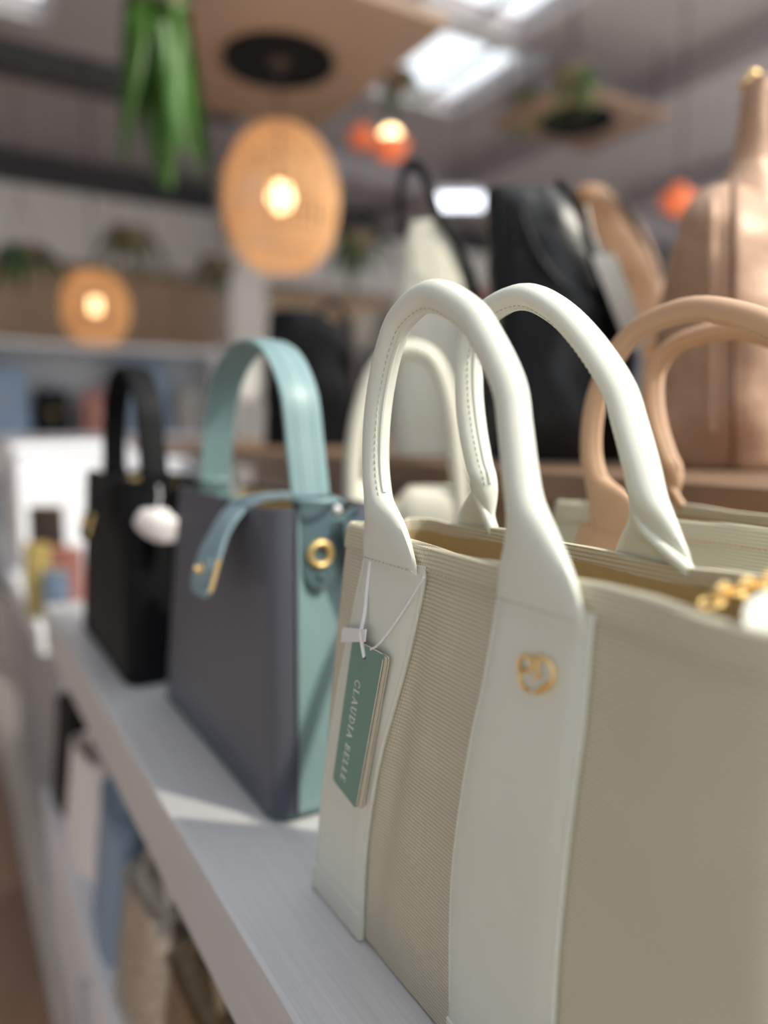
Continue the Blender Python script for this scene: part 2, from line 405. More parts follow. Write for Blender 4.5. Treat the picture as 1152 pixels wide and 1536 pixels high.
    # padded rolled handles: (y, z, half width in the loop plane, half thickness, x, squareness of the ends)
    def handle(P, inner_y, inner_z, sx, hk, hz):
        P = [(hy(p[0], hk), p[1] if p[1] < 1.3 else 1.3+(p[1]-1.3)*hz)+tuple(p[2:]) for p in P]
        Q = cr(P, 6); secs = []; seam = []; sti = []; fin = []
        NS = 20
        for i, (y, z, a, b, x, w) in enumerate(Q):
            p0, p1 = Q[max(i-1, 0)], Q[min(i+1, len(Q)-1)]
            t = Vector((p1[0]-p0[0], p1[1]-p0[1])).normalized()
            nn = Vector((t.y, -t.x))
            inn = Vector((inner_y-y, inner_z-z))
            h = Vector((math.copysign(1, nn.x), 0))
            w = max(0, min(1, w)); nn = (nn*(1-w)+h*w).normalized()
            if i and nn.dot(pn) < 0: nn = -nn
            pn = nn
            e = lerp(1.0, 0.7, w)
            sec = []
            for k in range(NS):
                g = 2*PI*k/NS
                sec.append(Vector((x+sgnpow(math.sin(g), e)*b, y+nn.x*sgnpow(math.cos(g), e)*a, z+nn.y*sgnpow(math.cos(g), e)*a))+D)
            secs.append(sec)
            if w < 0.05:
                sg = 1 if nn.dot(inn) > 0 else -1
                seam.append(Vector((x+sx*b*0.15, y+sg*nn.x*a*0.97, z+sg*nn.y*a*0.97))+D)
                sti.append(Vector((x+sx*b*0.55, y+sg*nn.x*a*0.85, z+sg*nn.y*a*0.85))+D)
        o = obj('handle', MB().loft(secs), m_leather, root)
        obj('seam_edge', MB().tube(seam, 0.0016, 8), m_leather, o)
        s2 = MB(); dashes(s2, sti, 0.0042, 0.0027, 0.00042); obj('stitching', s2, m_thread, o, kind='stuff')
        return o
    xf = 0.2372
    FH = [(0.3890, 1.2630, 0.0320, 0.0021, xf, 1), (0.3905, 1.2720, 0.0310, 0.0026, xf, 1), (0.3960, 1.2840, 0.0255, 0.0048, 0.2385, 0.8), (0.4050, 1.2960, 0.0150, 0.0080, 0.2405, 0.3),
          (0.4105, 1.3070, 0.0102, 0.0090, 0.242, 0), (0.4150, 1.3259, 0.0092, 0.0090, 0.243, 0), (0.4153, 1.3513, 0.0089, 0.0089, 0.244, 0), (0.4110, 1.3761, 0.0088, 0.0088, 0.245, 0), (0.4003, 1.4001, 0.0088, 0.0088, 0.245, 0),
          (0.3848, 1.4165, 0.0088, 0.0088, 0.245, 0), (0.3544, 1.4240, 0.0088, 0.0088, 0.245, 0), (0.3218, 1.4110, 0.0088, 0.0088, 0.245, 0), (0.3040, 1.3939, 0.0088, 0.0088, 0.245, 0), (0.2872, 1.3703, 0.0088, 0.0088, 0.245, 0),
          (0.2811, 1.3510, 0.0088, 0.0088, 0.244, 0), (0.2761, 1.3319, 0.0090, 0.0090, 0.243, 0), (0.2705, 1.3131, 0.0102, 0.0090, 0.242, 0.1), (0.2640, 1.2980, 0.0165, 0.0075, 0.2405, 0.5), (0.2580, 1.2830, 0.0245, 0.0046, 0.2385, 0.9), (0.2550, 1.2720, 0.0285, 0.0026, xf, 1), (0.2543, 1.2630, 0.0296, 0.0021, xf, 1)]
    hf = handle(FH, 0.34, 1.33, -1, hk, hz)
    for yc, hw in ((hy(0.389), 0.030), (hy(0.2543), 0.0275)):     # stitched end of the flap
        s3 = MB(); dashes(s3, [Vector((xf-0.0024, yc+hw, 1.2652))+D, Vector((xf-0.0024, yc-hw, 1.2652))+D], 0.0045, 0.003, 0.0005)
        obj('stitching', s3, m_thread, hf, kind='stuff')
    xb = 0.3235
    BH = [(0.4120, 1.2560, 0.0290, 0.0022, xb+0.004, 1), (0.4115, 1.2780, 0.0240, 0.0028, xb+0.001, 1), (0.4060, 1.2920, 0.0165, 0.0050, xb-0.002, 0.6), (0.3990, 1.3040, 0.0105, 0.0085, 0.320, 0.2), (0.3985, 1.3150, 0.0085, 0.0100, 0.3185, 0),
          (0.4023, 1.3245, 0.0080, 0.0105, 0.318, 0), (0.4108, 1.3515, 0.0080, 0.0110, 0.318, 0), (0.4150, 1.3786, 0.0078, 0.0110, 0.318, 0), (0.4129, 1.4053, 0.0078, 0.0110, 0.318, 0), (0.3963, 1.4245, 0.0078, 0.0108, 0.318, 0), (0.3615, 1.4310, 0.0076, 0.0105, 0.318, 0),
          (0.3334, 1.4205, 0.0076, 0.0105, 0.318, 0), (0.3075, 1.4000, 0.0078, 0.0108, 0.318, 0), (0.2834, 1.3724, 0.0080, 0.0110, 0.318, 0), (0.2735, 1.3511, 0.0082, 0.0112, 0.318, 0), (0.2655, 1.3304, 0.0086, 0.0112, 0.318, 0), (0.2605, 1.3120, 0.0095, 0.0105, 0.319, 0),
          (0.2590, 1.2990, 0.0150, 0.0075, xb-0.002, 0.5), (0.2605, 1.2850, 0.0230, 0.0036, xb, 1), (0.2615, 1.2700, 0.0280, 0.0024, xb+0.002, 1), (0.2620, 1.2560, 0.0295, 0.0022, xb+0.004, 1)]
    hb = handle(BH, 0.34, 1.33, -1, hkb, hzb)
    for A, B_, C_ in (((0.3135, 0.2655, 1.3085), (0.3150, 0.2590, 1.2960), (0.3200, 0.2335, 1.2765)), ((0.3135, 0.4045, 1.3120), (0.3150, 0.3985, 1.3000), (0.3200, 0.3885, 1.2780))):
        pts = [Vector((p[0], hy(p[1], hkb), p[2]))+D for p in cr([A, B_, C_], 6)]
        obj('rolled_edge', MB().tube(pts, [lerp(0.0026, 0.0040, i/(len(pts)-1)) for i in range(len(pts))], 10), m_leather, hb)
    return root

T1 = make_tote(0, 0, 'beige canvas tote with white leather handles, round gold monogram and green hang tag', 'canvas_beige', 'leather_cream', 'thread')
T2 = make_tote(0.237, 0.036, 'cream canvas tote with nude leather handles in front of the brown riser', 'canvas_cream', 'leather_nude', 'leather_nude', hk=1.55, hz=1.10, hkb=1.36, hzb=0.98)

# gold monogram on the right-hand strap
XM = 0.2345
def epx(x, y, dx=0): p = atX(740+x/8.23, 950+y/8.23, XM+dx); return p
em = MB()
def arc(cx, cy, rx, ry, a0, a1, n=16): return [epx(cx+rx*math.cos(math.radians(lerp(a0, a1, i/n))), cy+ry*math.sin(math.radians(lerp(a0, a1, i/n)))) for i in range(n+1)]
em.tube(arc(520, 510, 220, 225, -92, 88, 22), 0.00095, 8)
em.tube(arc(505, 510, 190, 215, 105, 190, 14), 0.00095, 8)
em.tube(arc(395, 375, 85, 95, 0, 360, 20), 0.00095, 8)
em.tube([epx(545, 310), epx(545, 480), epx(560, 530), epx(500, 545)], 0.0009, 8)
em.tube([epx(520, 735), epx(600, 690), epx(660, 620)], 0.0011, 8)
e = obj('monogram_emblem', em, 'gold', T1, label='round gold monogram emblem')
pins = MB()
for x, y in ((545, 320), (395, 460), (520, 735), (330, 600)):
    p = epx(x, y); pins.tube([p, p+Vector((0.005, 0, 0))], 0.0008, 6)
obj('emblem_pins', pins, 'gold', e)

# clipped shoulder strap end with gold chain at the right end of the tote
ck = MB(); cpts = [atX(px, py, X) for px, py, X in ((1066, 905, 0.262), (1082, 893, 0.268), (1100, 889, 0.274), (1118, 884, 0.280), (1136, 878, 0.286), (1156, 874, 0.292), (1176, 872, 0.297))]
for i, p in enumerate(cpts):
    d = (cpts[min(i+1, 6)]-cpts[max(i-1, 0)]).normalized(); sd = Vector((0, 0, 1)) if i % 2 else d.cross(Vector((0, 0, 1)))
    o_ = obj('chain_link', MB().ring_tube(p, d, sd, 0.0042, 0.0012, 18, 7), 'gold', T1)
lp = [atX(px, py, X) for px, py, X in ((1134, 944, 0.2465), (1152, 930, 0.256), (1175, 924, 0.268), (1200, 925, 0.280))]
secs = []
for i, p in enumerate(lp):
    secs.append([p+Vector((0.0, 0.0, 0.007))+Vector((0.005*math.cos(k*PI/4), 0.004*math.sin(k*PI/4), -0.010+0.012*math.sin(k*PI/4))) for k in range(8)])
obj('strap_loop', MB().loft(secs), 'leather_cream', T1)

# ------------------------------------------------------------------ hang tag
XT = 0.2315
ht = thing('hang_tag', 'green card hang tag with white lettering on a white string, on the beige tote', 'tag', atX(520, 1080, XT))
def card(q, th, m, name, parent):
    a, b, c_, d_ = [Vector(p) for p in q]          # TL TR BR BL
    poly = []
    for P, A, B_ in ((a, d_, b), (b, a, c_), (c_, b, d_), (d_, c_, a)):
        r_ = 0.0035
        p0 = P+(A-P).normalized()*r_; p2 = P+(B_-P).normalized()*r_
        for t in (0, 0.33, 0.67, 1): poly.append(p0*(1-t)**2+P*2*t*(1-t)+p2*t*t)
    nrm = (b-a).cross(d_-a).normalized()
    if nrm.x < 0: nrm = -nrm
    return obj(name, MB().prism(poly, nrm*th), m, parent), nrm
TL, TR, BR, BL = [atX(*q_, 0.2300) for q_ in ((529, 957), (576, 982), (534, 1214), (499, 1169))]
cg, nrm = card((TL, TR, BR, BL), 0.0006, 'green_card', 'front_card', ht)
obj('card_border', (lambda P: MB().tube([TR+(BR-TR)*0.03-nrm*0.0001, BR+(TR-BR)*0.03-nrm*0.0001], 0.0004, 6).tube([TL+(TR-TL)*0.06, TR+(TL-TR)*0.06], 0.0004, 6))(0), 'card_edge', cg)
for k, (du, dv, xx) in enumerate(((5, 3, 0.2309), (8, 2, 0.2318))):
    Q = [atX(px+du, py+dv, xx) for px, py in ((531, 960), (576, 984), (536, 1213), (502, 1168))]
    card(Q, 0.0005, 'card_edge', 'back_card', ht)
# lettering: glyph strokes on a unit box (x right, y up), read downwards along the card
G = {'C': [([(0.72, 0.80), (0.62, 0.95), (0.42, 1.0), (0.20, 0.88), (0.08, 0.6), (0.08, 0.4), (0.2, 0.12), (0.42, 0.0), (0.62, 0.05), (0.74, 0.22)], 0.10), ([(0.72, 0.96), (0.72, 0.74)], 0.05)],
     'L': [([(0.18, 0), (0.18, 1)], 0.12), ([(0.04, 1), (0.34, 1)], 0.05), ([(0.04, 0), (0.66, 0)], 0.05), ([(0.66, 0), (0.68, 0.24)], 0.05)],
     'A': [([(0.06, 0), (0.42, 1)], 0.05), ([(0.42, 1), (0.78, 0)], 0.12), ([(0.2, 0.36), (0.64, 0.36)], 0.05), ([(-0.04, 0), (0.18, 0)], 0.05), ([(0.64, 0), (0.90, 0)], 0.05)],
     'U': [([(0.14, 1), (0.14, 0.3), (0.24, 0.06), (0.44, 0), (0.62, 0.07), (0.7, 0.3)], 0.11), ([(0.7, 0.3), (0.7, 1)], 0.05), ([(0, 1), (0.3, 1)], 0.05), ([(0.58, 1), (0.84, 1)], 0.05)],
     'D': [([(0.16, 0), (0.16, 1)], 0.12), ([(0.02, 1), (0.36, 1), (0.62, 0.88), (0.76, 0.6), (0.76, 0.4), (0.62, 0.12), (0.36, 0), (0.02, 0)], 0.08)],
     'I': [([(0.2, 0), (0.2, 1)], 0.12), ([(0.04, 1), (0.36, 1)], 0.05), ([(0.04, 0), (0.36, 0)], 0.05)],
     'B': [([(0.16, 0), (0.16, 1)], 0.12), ([(0.02, 1), (0.40, 1), (0.56, 0.9), (0.58, 0.72), (0.42, 0.54), (0.16, 0.52)], 0.07), ([(0.4, 0.53), (0.62, 0.42), (0.66, 0.2), (0.5, 0.02), (0.02, 0)], 0.08)],
     'E': [([(0.16, 0), (0.16, 1)], 0.12), ([(0.02, 1), (0.6, 1), (0.61, 0.8)], 0.05), ([(0.16, 0.52), (0.48, 0.52)], 0.05), ([(0.02, 0), (0.62, 0), (0.66, 0.22)], 0.05)]}
WID = {'C': 0.8, 'L': 0.7, 'A': 0.84, 'U': 0.86, 'D': 0.86, 'I': 0.40, 'B': 0.72, 'E': 0.7, ' ': 0.36}
txt = 'CLAUDIA BELLE'; gap = 0.24
tot = sum(WID[ch]+gap for ch in txt)-gap
v0, v1, u0, u1 = 0.235, 0.93, 0.285, 0.455
def tp(s, h, e=0.00012):
    v = v0+(v1-v0)*s/tot; u = u0+(u1-u0)*h
    a = TL+(BL-TL)*v; b = TR+(BR-TR)*v
    return a+(b-a)*u-nrm*e
lt = MB(); cur = 0.0; Hs = 1.0
for ch in txt:
    for pts, w in G.get(ch, []):
        w *= 1.3
        for (xa, ya), (xb_, yb_) in zip(pts, pts[1:]):
            dx_, dy_ = xb_-xa, yb_-ya; L_ = math.hypot(dx_, dy_); nx, ny = -dy_/L_*w/2, dx_/L_*w/2; ex, ey = dx_/L_*w*0.3, dy_/L_*w*0.3
            q = [(xa-ex+nx, ya-ey+ny), (xb_+ex+nx, yb_+ey+ny), (xb_+ex-nx, yb_+ey-ny), (xa-ex-nx, ya-ey-ny)]
            lt.prism([tp(cur+x, y) for x, y in q], nrm*0.0001)
    cur += WID[ch]+gap
obj('lettering', lt, 'letter', cg, False, recalc=True)
# string, loop band and eyelet
hole = TL+(TR-TL)*0.47+(BL-TL)*0.075-nrm*0.0006
obj('eyelet', MB().ring_tube(hole, TR-TL, BL-TL, 0.0010, 0.0004, 14, 6), 'beam', cg)
sA = [atX(556, 838, 0.2365), atX(551, 880, 0.2350), atX(547, 920, 0.2325), atX(541, 950, 0.2290), atX(543, 966, 0.2288), hole]
sB = [atX(636, 866, 0.2370), atX(612, 905, 0.2362), atX(585, 945, 0.2330), atX(566, 968, 0.2308), TL+(TR-TL)*0.60+(BL-TL)*0.01]
for sp, rr in ((sA, 0.0013), (sB, 0.0008)):
    obj('string', MB().tube([Vector(p) for p in cr([tuple(p) for p in sp], 6)], rr, 8), 'white', ht)
bq = [atX(513, 942, 0.2310), atX(548, 944, 0.2278), atX(546, 963, 0.2278), atX(511, 963, 0.2310)]
obj('loop_band', MB().prism(bq, (0.0012, 0, 0)), 'white', ht)

# ================================================================== STRUCTURED SATCHELS (slate and black)
def make_satchel(dx, dy, label, mf, me_, mh, ms, mt, m_ring='gold'):
    D = Vector((dx, dy, 0)); root = thing('satchel', label, 'handbag', (0.32+dx, 0.8+dy, ZS))
    ZB = ZS+0.001
    def ring(v, ins=0.0):
        y0 = lerp(0.606, 0.614, v)+ins; y1 = lerp(1.005, 0.93, v)-ins; x0 = lerp(0.246, 0.252, v)+ins; x1 = lerp(0.385, 0.362, v)-ins; rd = max(0.006, 0.024-ins)
        P = []
        for i in range(33): P.append((x0-0.003*math.sin(PI*v)*math.sin(PI*i/32), lerp(y1-rd, y0+rd, i/32), 0))
        for k in range(1, 8): a = PI/2*k/7; P.append((x0+rd*(1-math.cos(a)), y0+rd*(1-math.sin(a)), 0))
        iF = len(P)-1
        for k in range(1, 12): t = k/11; P.append((lerp(x0+rd, x1-rd, t), y0+0.02*v*v*math.sin(PI*t), 1))
        iE = len(P)-1
        for k in range(1, 7): a = PI/2*k/6; P.append((x1-rd*(1-math.sin(a)), y0+rd*(1-math.cos(a)), 2))
        for i in range(1, 21): P.append((x1, lerp(y0+rd, y1-rd, i/20), 2))
        for k in range(1, 7): a = PI/2*k/6; P.append((x1-rd*(1-math.cos(a)), y1-rd*(1-math.sin(a)), 2))
        iB = len(P)-1
        for k in range(1, 12): t = k/11; P.append((lerp(x1-rd, x0+rd, t), y1-0.02*v*v*math.sin(PI*t), 3))
        iG = len(P)-1
        for k in range(1, 7): a = PI/2*k/7; P.append((x0+rd*(1-math.sin(a)), y1-rd*(1-math.cos(a)), 0))
        out = []
        for x, y, s in P:
            z = 1.276
            if s in (0, 2): z = 1.2755-0.011*math.exp(-((y-0.70)/0.03)**2)
            else: z = 1.2755-0.022*math.sin(PI*min(1, max(0, (x-x0-rd)/(x1-x0-2*rd))))
            out.append(Vector((x, y, lerp(ZB, z, v)))+D)
        return out, (iF, iE, iB, iG)
    vs_ = [0.0, 0.012, 0.05, 0.12, 0.22, 0.34, 0.46, 0.58, 0.7, 0.8, 0.88, 0.94, 0.98, 1.0]
    R = [ring(v, 0.004 if v == 0 else 0) for v in vs_]; I = [ring(v, 0.003 if v else 0.008) for v in vs_]
    iF, iE, iB, iG = R[0][1]; n = len(R[0][0])
    def part(idx, name, m, push=0.0):
        secs = []
        for (ro, _), (ri, _) in zip(R, I):
            secs.append([ro[j % n] for j in idx]+[ri[j % n] for j in reversed(idx)])
        return obj(name, MB().loft(secs), m, root)
    part(list(range(iG, n))+list(range(0, iF+1)), 'front_panel', mf)
    part(list(range(iF, iE+1)), 'end_panel', me_); part(list(range(iE, iB+1)), 'back_panel', mf); part(list(range(iB, iG+1)), 'end_panel', me_)
    b0, b1 = R[0][0], R[1][0]
    base = MB().loft([[p+Vector((0, 0, -0.0008)) for p in b0], [p+(p-Vector((0.32, 0.8, p.z))-D)*0.004 for p in b1], [p+Vector((0, 0, 0.003)) for p in b1]])
    obj('base', base, mt, root)
    pin = MB()
    for j in (iF, iE):
        pin.tube([r_[0][j]+Vector((-0.0005, -0.0008, 0)) for r_ in R[1:]], 0.0016, 6)
    obj('seam_piping', pin, mf, root)
    obj('lining', MB().loft([[p for p in r_[0]] for r_ in [ring(0.02, 0.009)]+[ring(v, 0.0034) for v in vs_[3:-1]]], True, False).add(ring(0.02, 0.009)[0], [tuple(range(n))]), 'lining', root)
    # flat handle running end to end
    HP = [(0.630, 1.262, 1), (0.636, 1.290, 1), (0.646, 1.335, 1), (0.660, 1.385, 1), (0.700, 1.424, 1), (0.755, 1.439, 1), (0.815, 1.430, 1), (0.865, 1.402, 1), (0.895, 1.355, 1), (0.910, 1.300, 1), (0.915, 1.262, 1)]
    Q = cr(HP, 6); secs = []; l1 = []; l2 = []; hw = 0.0195; xc = 0.300
    for i, (y, z, _) in enumerate(Q):
        p0, p1 = Q[max(i-1, 0)], Q[min(i+1, len(Q)-1)]; t = Vector((0, p1[0]-p0[0], p1[1]-p0[1])).normalized(); nn = Vector((0, -t.z, t.y))
        c_ = Vector((xc, y, z))+D; sec = []
        prof = [(-1, 0.0018), (-0.86, 0.003), (-0.5, 0.0034), (0, 0.0046), (0.5, 0.0034), (0.86, 0.003), (1, 0.0018)]
        sec = [c_+Vector((u*hw, 0, 0))+nn*h for u, h in prof]+[c_+Vector((u*hw, 0, 0))-nn*0.002 for u, h in reversed(prof)]
        secs.append(sec); l1.append(c_+Vector((-0.45*hw, 0, 0))+nn*0.0036); l2.append(c_+Vector((0.45*hw, 0, 0))+nn*0.0036)
    h_ = obj('handle', MB().loft(secs), mh, root)
    for l in (l1, l2):
        s_ = MB(); dashes(s_, l, 0.006, 0.004, 0.0006); obj('stitching', s_, mt, h_, kind='stuff')
    # handle tabs with gold rings on both ends
    for y, s in ((0.6145, -1), (0.931, 1)):
        def X_(z): return y+D.y+(0.012 if s < 0 else -0.012)*max(0, (z-1.16)/0.12)
        tb = []
        for z, w in ((1.286, 0.018), (1.27, 0.02), (1.235, 0.02), (1.212, 0.018), (1.203, 0.012), (1.200, 0.004)):
            yy = X_(z)
            tb.append([Vector((xc+D.x-w, yy+s*0.001, z)), Vector((xc+D.x-w*0.9, yy+s*0.0055, z)), Vector((xc+D.x+w*0.9, yy+s*0.0055, z)), Vector((xc+D.x+w, yy+s*0.001, z)), Vector((xc+D.x+w, yy-s*0.006, z)), Vector((xc+D.x-w, yy-s*0.006, z))])
        t_ = obj('handle_tab', MB().loft(tb), mt, root)
        obj('gold_ring', MB().ring_tube((xc+D.x, X_(1.232)+s*0.008, 1.232), (1, 0, 0), (0, 0, 1), 0.0105, 0.0032), m_ring, t_)
        obj('stud', MB().sphere((xc+D.x, X_(1.210)+s*0.006, 1.2105), 0.0035, 12, 8), mt, t_)
        obj('handle_keeper', MB().ring_tube((xc+D.x, X_(1.275)+s*0.002, 1.282), (1, 0, 0), (0, 1, 0), 0.0195, 0.0028, 24, 8), mh, t_)
        obj('stud', MB().sphere((xc+D.x+0.021, X_(1.27)+s*0.004, 1.272), 0.0045, 12, 8), 'white' if m_ring == 'gold' else m_ring, t_)
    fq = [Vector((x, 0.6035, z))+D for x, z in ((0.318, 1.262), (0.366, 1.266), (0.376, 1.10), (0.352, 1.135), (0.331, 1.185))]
    obj('gusset_fold_shade', MB().prism(fq, (0, 0.012, 0)), mt, root)  # flat dark panel; its colour stands for shade on the inward gusset fold
    # closure strap over the top, its stiff end standing off the front
    CP = [(0.372, 1.225, 0.024), (0.364, 1.262, 0.024), (0.345, 1.277, 0.024), (0.30, 1.280, 0.0245), (0.262, 1.277, 0.0245), (0.243, 1.263, 0.025), (0.231, 1.245, 0.0255), (0.222, 1.226, 0.032), (0.2165, 1.210, 0.034), (0.212, 1.195, 0.032), (0.2095, 1.187, 0.018)]
    Q = cr(CP, 5); secs = []
    for i, (x, z, w) in enumerate(Q):
        p0, p1 = Q[max(i-1, 0)], Q[min(i+1, len(Q)-1)]; t = Vector((p1[0]-p0[0], 0, p1[1]-p0[1])).normalized(); nn = Vector((t.z, 0, -t.x))
        if nn.z < 0 and i < 12: nn = -nn
        c_ = Vector((x, 0.70, z))+D
        secs.append([c_+Vector((0, -w, 0))-nn*0.001, c_+Vector((0, -w*0.9, 0))+nn*0.0015, c_+Vector((0, w*0.9, 0))+nn*0.0015, c_+Vector((0, w, 0))-nn*0.001, c_+Vector((0, w*0.9, 0))-nn*0.0015, c_+Vector((0, -w*0.9, 0))-nn*0.0015])
    cs = obj('closure_strap', MB().loft(secs), ms, root)
    c_ = Vector((0.2155, 0.70, 1.211))+D; up_ = Vector((0.30, 0, 0.95)).normalized(); on = Vector((-0.95, 0, 0.30))
    pl = MB()
    pl.prism([c_+Vector((0, a*0.022, 0))+up_*b*0.014+on*0.0017 for a, b in ((-1, -0.6), (-0.6, -1), (0.6, -1), (1, -0.6), (1, 0.6), (0.6, 1), (-0.6, 1), (-1, 0.6))], on*0.0012)
    lk = obj('lock_plate', pl, ms, cs)
    obj('turn_lock', MB().ring_tube(c_+on*0.004, (0, 1, 0), up_, 0.0042, 0.0014, 16, 6).tube([c_+on*0.002, c_+on*0.010], 0.002, 8), 'gold', lk)
    obj('edge_trim', MB().tube([c_+Vector((0, -0.033, 0))+up_*k*0.004 for k in range(-4, 5)], 0.0022, 6), 'gold', cs)
    return root
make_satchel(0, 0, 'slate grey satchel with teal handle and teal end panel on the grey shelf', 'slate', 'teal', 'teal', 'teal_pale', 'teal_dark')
make_satchel(-0.036, 0.445, 'black satchel with flat black handle behind the slate grey satchel', 'black', 'black', 'black', 'black', 'black', 'black')
# ================================================================== SOFT BAGS AND OTHER MERCHANDISE
M['cream_leather2'] = mat('soft_cream_leather', (224, 220, 202), 0.5, var=0.04, bump=0.1, bscale=60, bdist=0.004)
M['nude_satin'] = mat('nude_satin', (184, 147, 120), 0.46, var=0.08, scale=8, bump=0.5, bscale=7, bdist=0.03, metal=0.1)
M['nude_edge'] = mat('nude_edge', (228, 200, 170), 0.4)
M['nude_seam'] = mat('brown_seam', (128, 92, 66), 0.6)
M['tan'] = mat('tan_leather', (146, 106, 70), 0.45, var=0.15, scale=10, bump=0.2, bscale=14, bdist=0.01)
M['card_white'] = mat('white_card', (226, 224, 214), 0.6)
M['blue_bag'] = mat('dusty_blue_leather', (136, 160, 186), 0.5)
M['navy_bag'] = mat('grey_blue_leather', (112, 132, 154), 0.5)
M['white_bag'] = mat('white_leather', (244, 239, 238), 0.5)
M['silver'] = mat('crackled_silver', (196, 194, 184), 0.35, 0.7, var=0.5, scale=60, bump=0.5, bscale=70, bdist=0.004)
M['bronze'] = mat('crackled_bronze', (150, 134, 108), 0.35, 0.6, var=0.5, scale=60, bump=0.5, bscale=70, bdist=0.004)
M['red_bag'] = mat('coral_leather', (186, 84, 70), 0.5)
M['grey_bag'] = mat('stone_leather', (150, 148, 146), 0.5)
M['mustard'] = mat('mustard_leather', (176, 156, 92), 0.5)
M['rose_bag'] = mat('dusty_rose_leather', (168, 112, 104), 0.5)
M['dark_brown'] = mat('dark_brown_leather', (58, 44, 38), 0.5)
FWH = Vector((math.sin(AL), math.cos(AL), 0)); RT = Vector(_rt)
def atV(px, py, B):
    """ray through a pixel met with the upright plane facing the viewer's side through point B."""
    d = ray(px, py); t = (Vector(B)-EYE).dot(FWH)/d.dot(FWH); return EYE+d*t
def soft_rings(rows, B, hd, e=0.75, n=40, wob=0.0, zbase=None, ins=0.0, k=4, rot=0.0):
    out = []
    U = RT*math.cos(rot)+FWH*math.sin(rot); V = FWH*math.cos(rot)-RT*math.sin(rot)
    for j, (y, xl, xr, dscale) in enumerate(cr(rows, k)):
        a = atV(xl, y, B); b = atV(xr, y, B); c = (a+b)/2; hw = (b-a).length/2-ins; z = c.z
        if zbase is not None: z = max(z, zbase)
        ring = []
        for i in range(n):
            g = 2*PI*i/n
            p = c+U*(sgnpow(math.cos(g), e)*max(0.004, (hw-hd*dscale*abs(math.sin(rot))*0.8)/math.cos(rot)))+V*(sgnpow(math.sin(g), e)*max(0.003, hd*dscale-ins)); p.z = z
            if wob:
                q = noise.noise(p*11)*wob+noise.noise(p*27)*wob*0.4
                p += (p-c).normalized()*q
                p.z = z
            ring.append(p)
        out.append(ring)
    return out
def soft_bag(name, label, rows, t, zb, hd, m, m_in='lining', wob=0.006, e=0.75, closed_top=False, group=None, rot=0.0):
    base = EYE+FWH*t; base = atV((rows[0][1]+rows[0][2])/2, rows[0][0], base); base.z = zb
    root = thing(name, label, 'handbag', base, group)
    R = soft_rings(rows, base, hd, e, wob=wob, zbase=zb+0.001, rot=rot, n=56)
    n = len(R[0])
    foot = [p+(sum(R[0], Vector())/n-p)*0.08 for p in R[0]]
    for p in foot: p.z = zb+0.0005
    for p in R[0]: p.z = max(p.z, zb+0.004)
    mbb = MB()
    if closed_top: mbb.loft([foot]+R)
    else:
        cen = [sum(r_, Vector())/n for r_ in R]
        inn = [[p+(c_-p).normalized()*min(0.004, (c_-p).length*0.5) for p in r_] for r_, c_ in zip(R, cen)]
        half = len(R)//2
        mbb.loft([foot]+R+list(reversed(inn[half:])), True, True)
    obj('body', mbb, m, root)
    return root, base, R
def px_tube(name, pts, B, r, m, parent, off=0.0, n=10):
    P = [atV(x, y, B)+FWH*off for x, y in pts]
    P = [Vector(p) for p in cr([tuple(p) for p in P], 5)]
    return obj(name, MB().tube(P, r, n), m, parent)
def px_band(name, pts, B, hw, th, m, parent, off=0.0):
    """flat strap following pixel points, its width running front to back."""
    P = [atV(x, y, B)+FWH*off for x, y in pts]; P = [Vector(p) for p in cr([tuple(p) for p in P], 5)]; secs = []
    for i, p in enumerate(P):
        t = (P[min(i+1, len(P)-1)]-P[max(i-1, 0)]).normalized(); nn = t.cross(FWH).normalized()
        secs.append([p+FWH*hw*a+nn*th*b for a, b in ((-1, -0.4), (-0.9, -1), (0.9, -1), (1, -0.4), (1, 0.4), (0.9, 1), (-0.9, 1), (-1, 0.4))])
    return obj(name, MB().loft(secs), m, parent)
def px_card(name, quad, B, th, m, parent, off=0.0):
    return obj(name, MB().prism([atV(x, y, B)+FWH*off for x, y in quad], FWH*th), m, parent, False)

# cream top-handle bag standing behind the slate satchel
b3, B3, R3 = soft_bag('top_handle_bag', 'cream leather bag with one arched handle between the slate satchel and the riser',
    [(1060, 508, 706, 1), (960, 508, 706, 1), (850, 512, 703, 0.9), (790, 516, 701, 0.75), (752, 519, 699, 0.6)], 0.935, ZS, 0.036, 'cream_leather2', wob=0.003, e=0.5)
px_tube('handle', [(528, 800), (529, 745), (530, 690), (540, 620), (566, 553), (607, 527), (647, 542), (670, 600), (681, 680), (687, 745), (690, 800)], B3, 0.0105, 'cream_leather2', b3, -0.026)
fl = soft_rings([(796, 590, 694, 1.0), (760, 592, 697, 1.05), (738, 604, 690, 0.9), (730, 612, 680, 0.6)], B3, 0.034, 0.6)
obj('top_flap', MB().loft(fl), 'cream_leather2', b3)
fl = soft_rings([(770, 515, 556, 1.0), (740, 517, 556, 1.0), (722, 522, 552, 0.6)], B3, 0.030, 0.8)
obj('zip_pull_tab', MB().loft(fl), 'cream_leather2', b3)

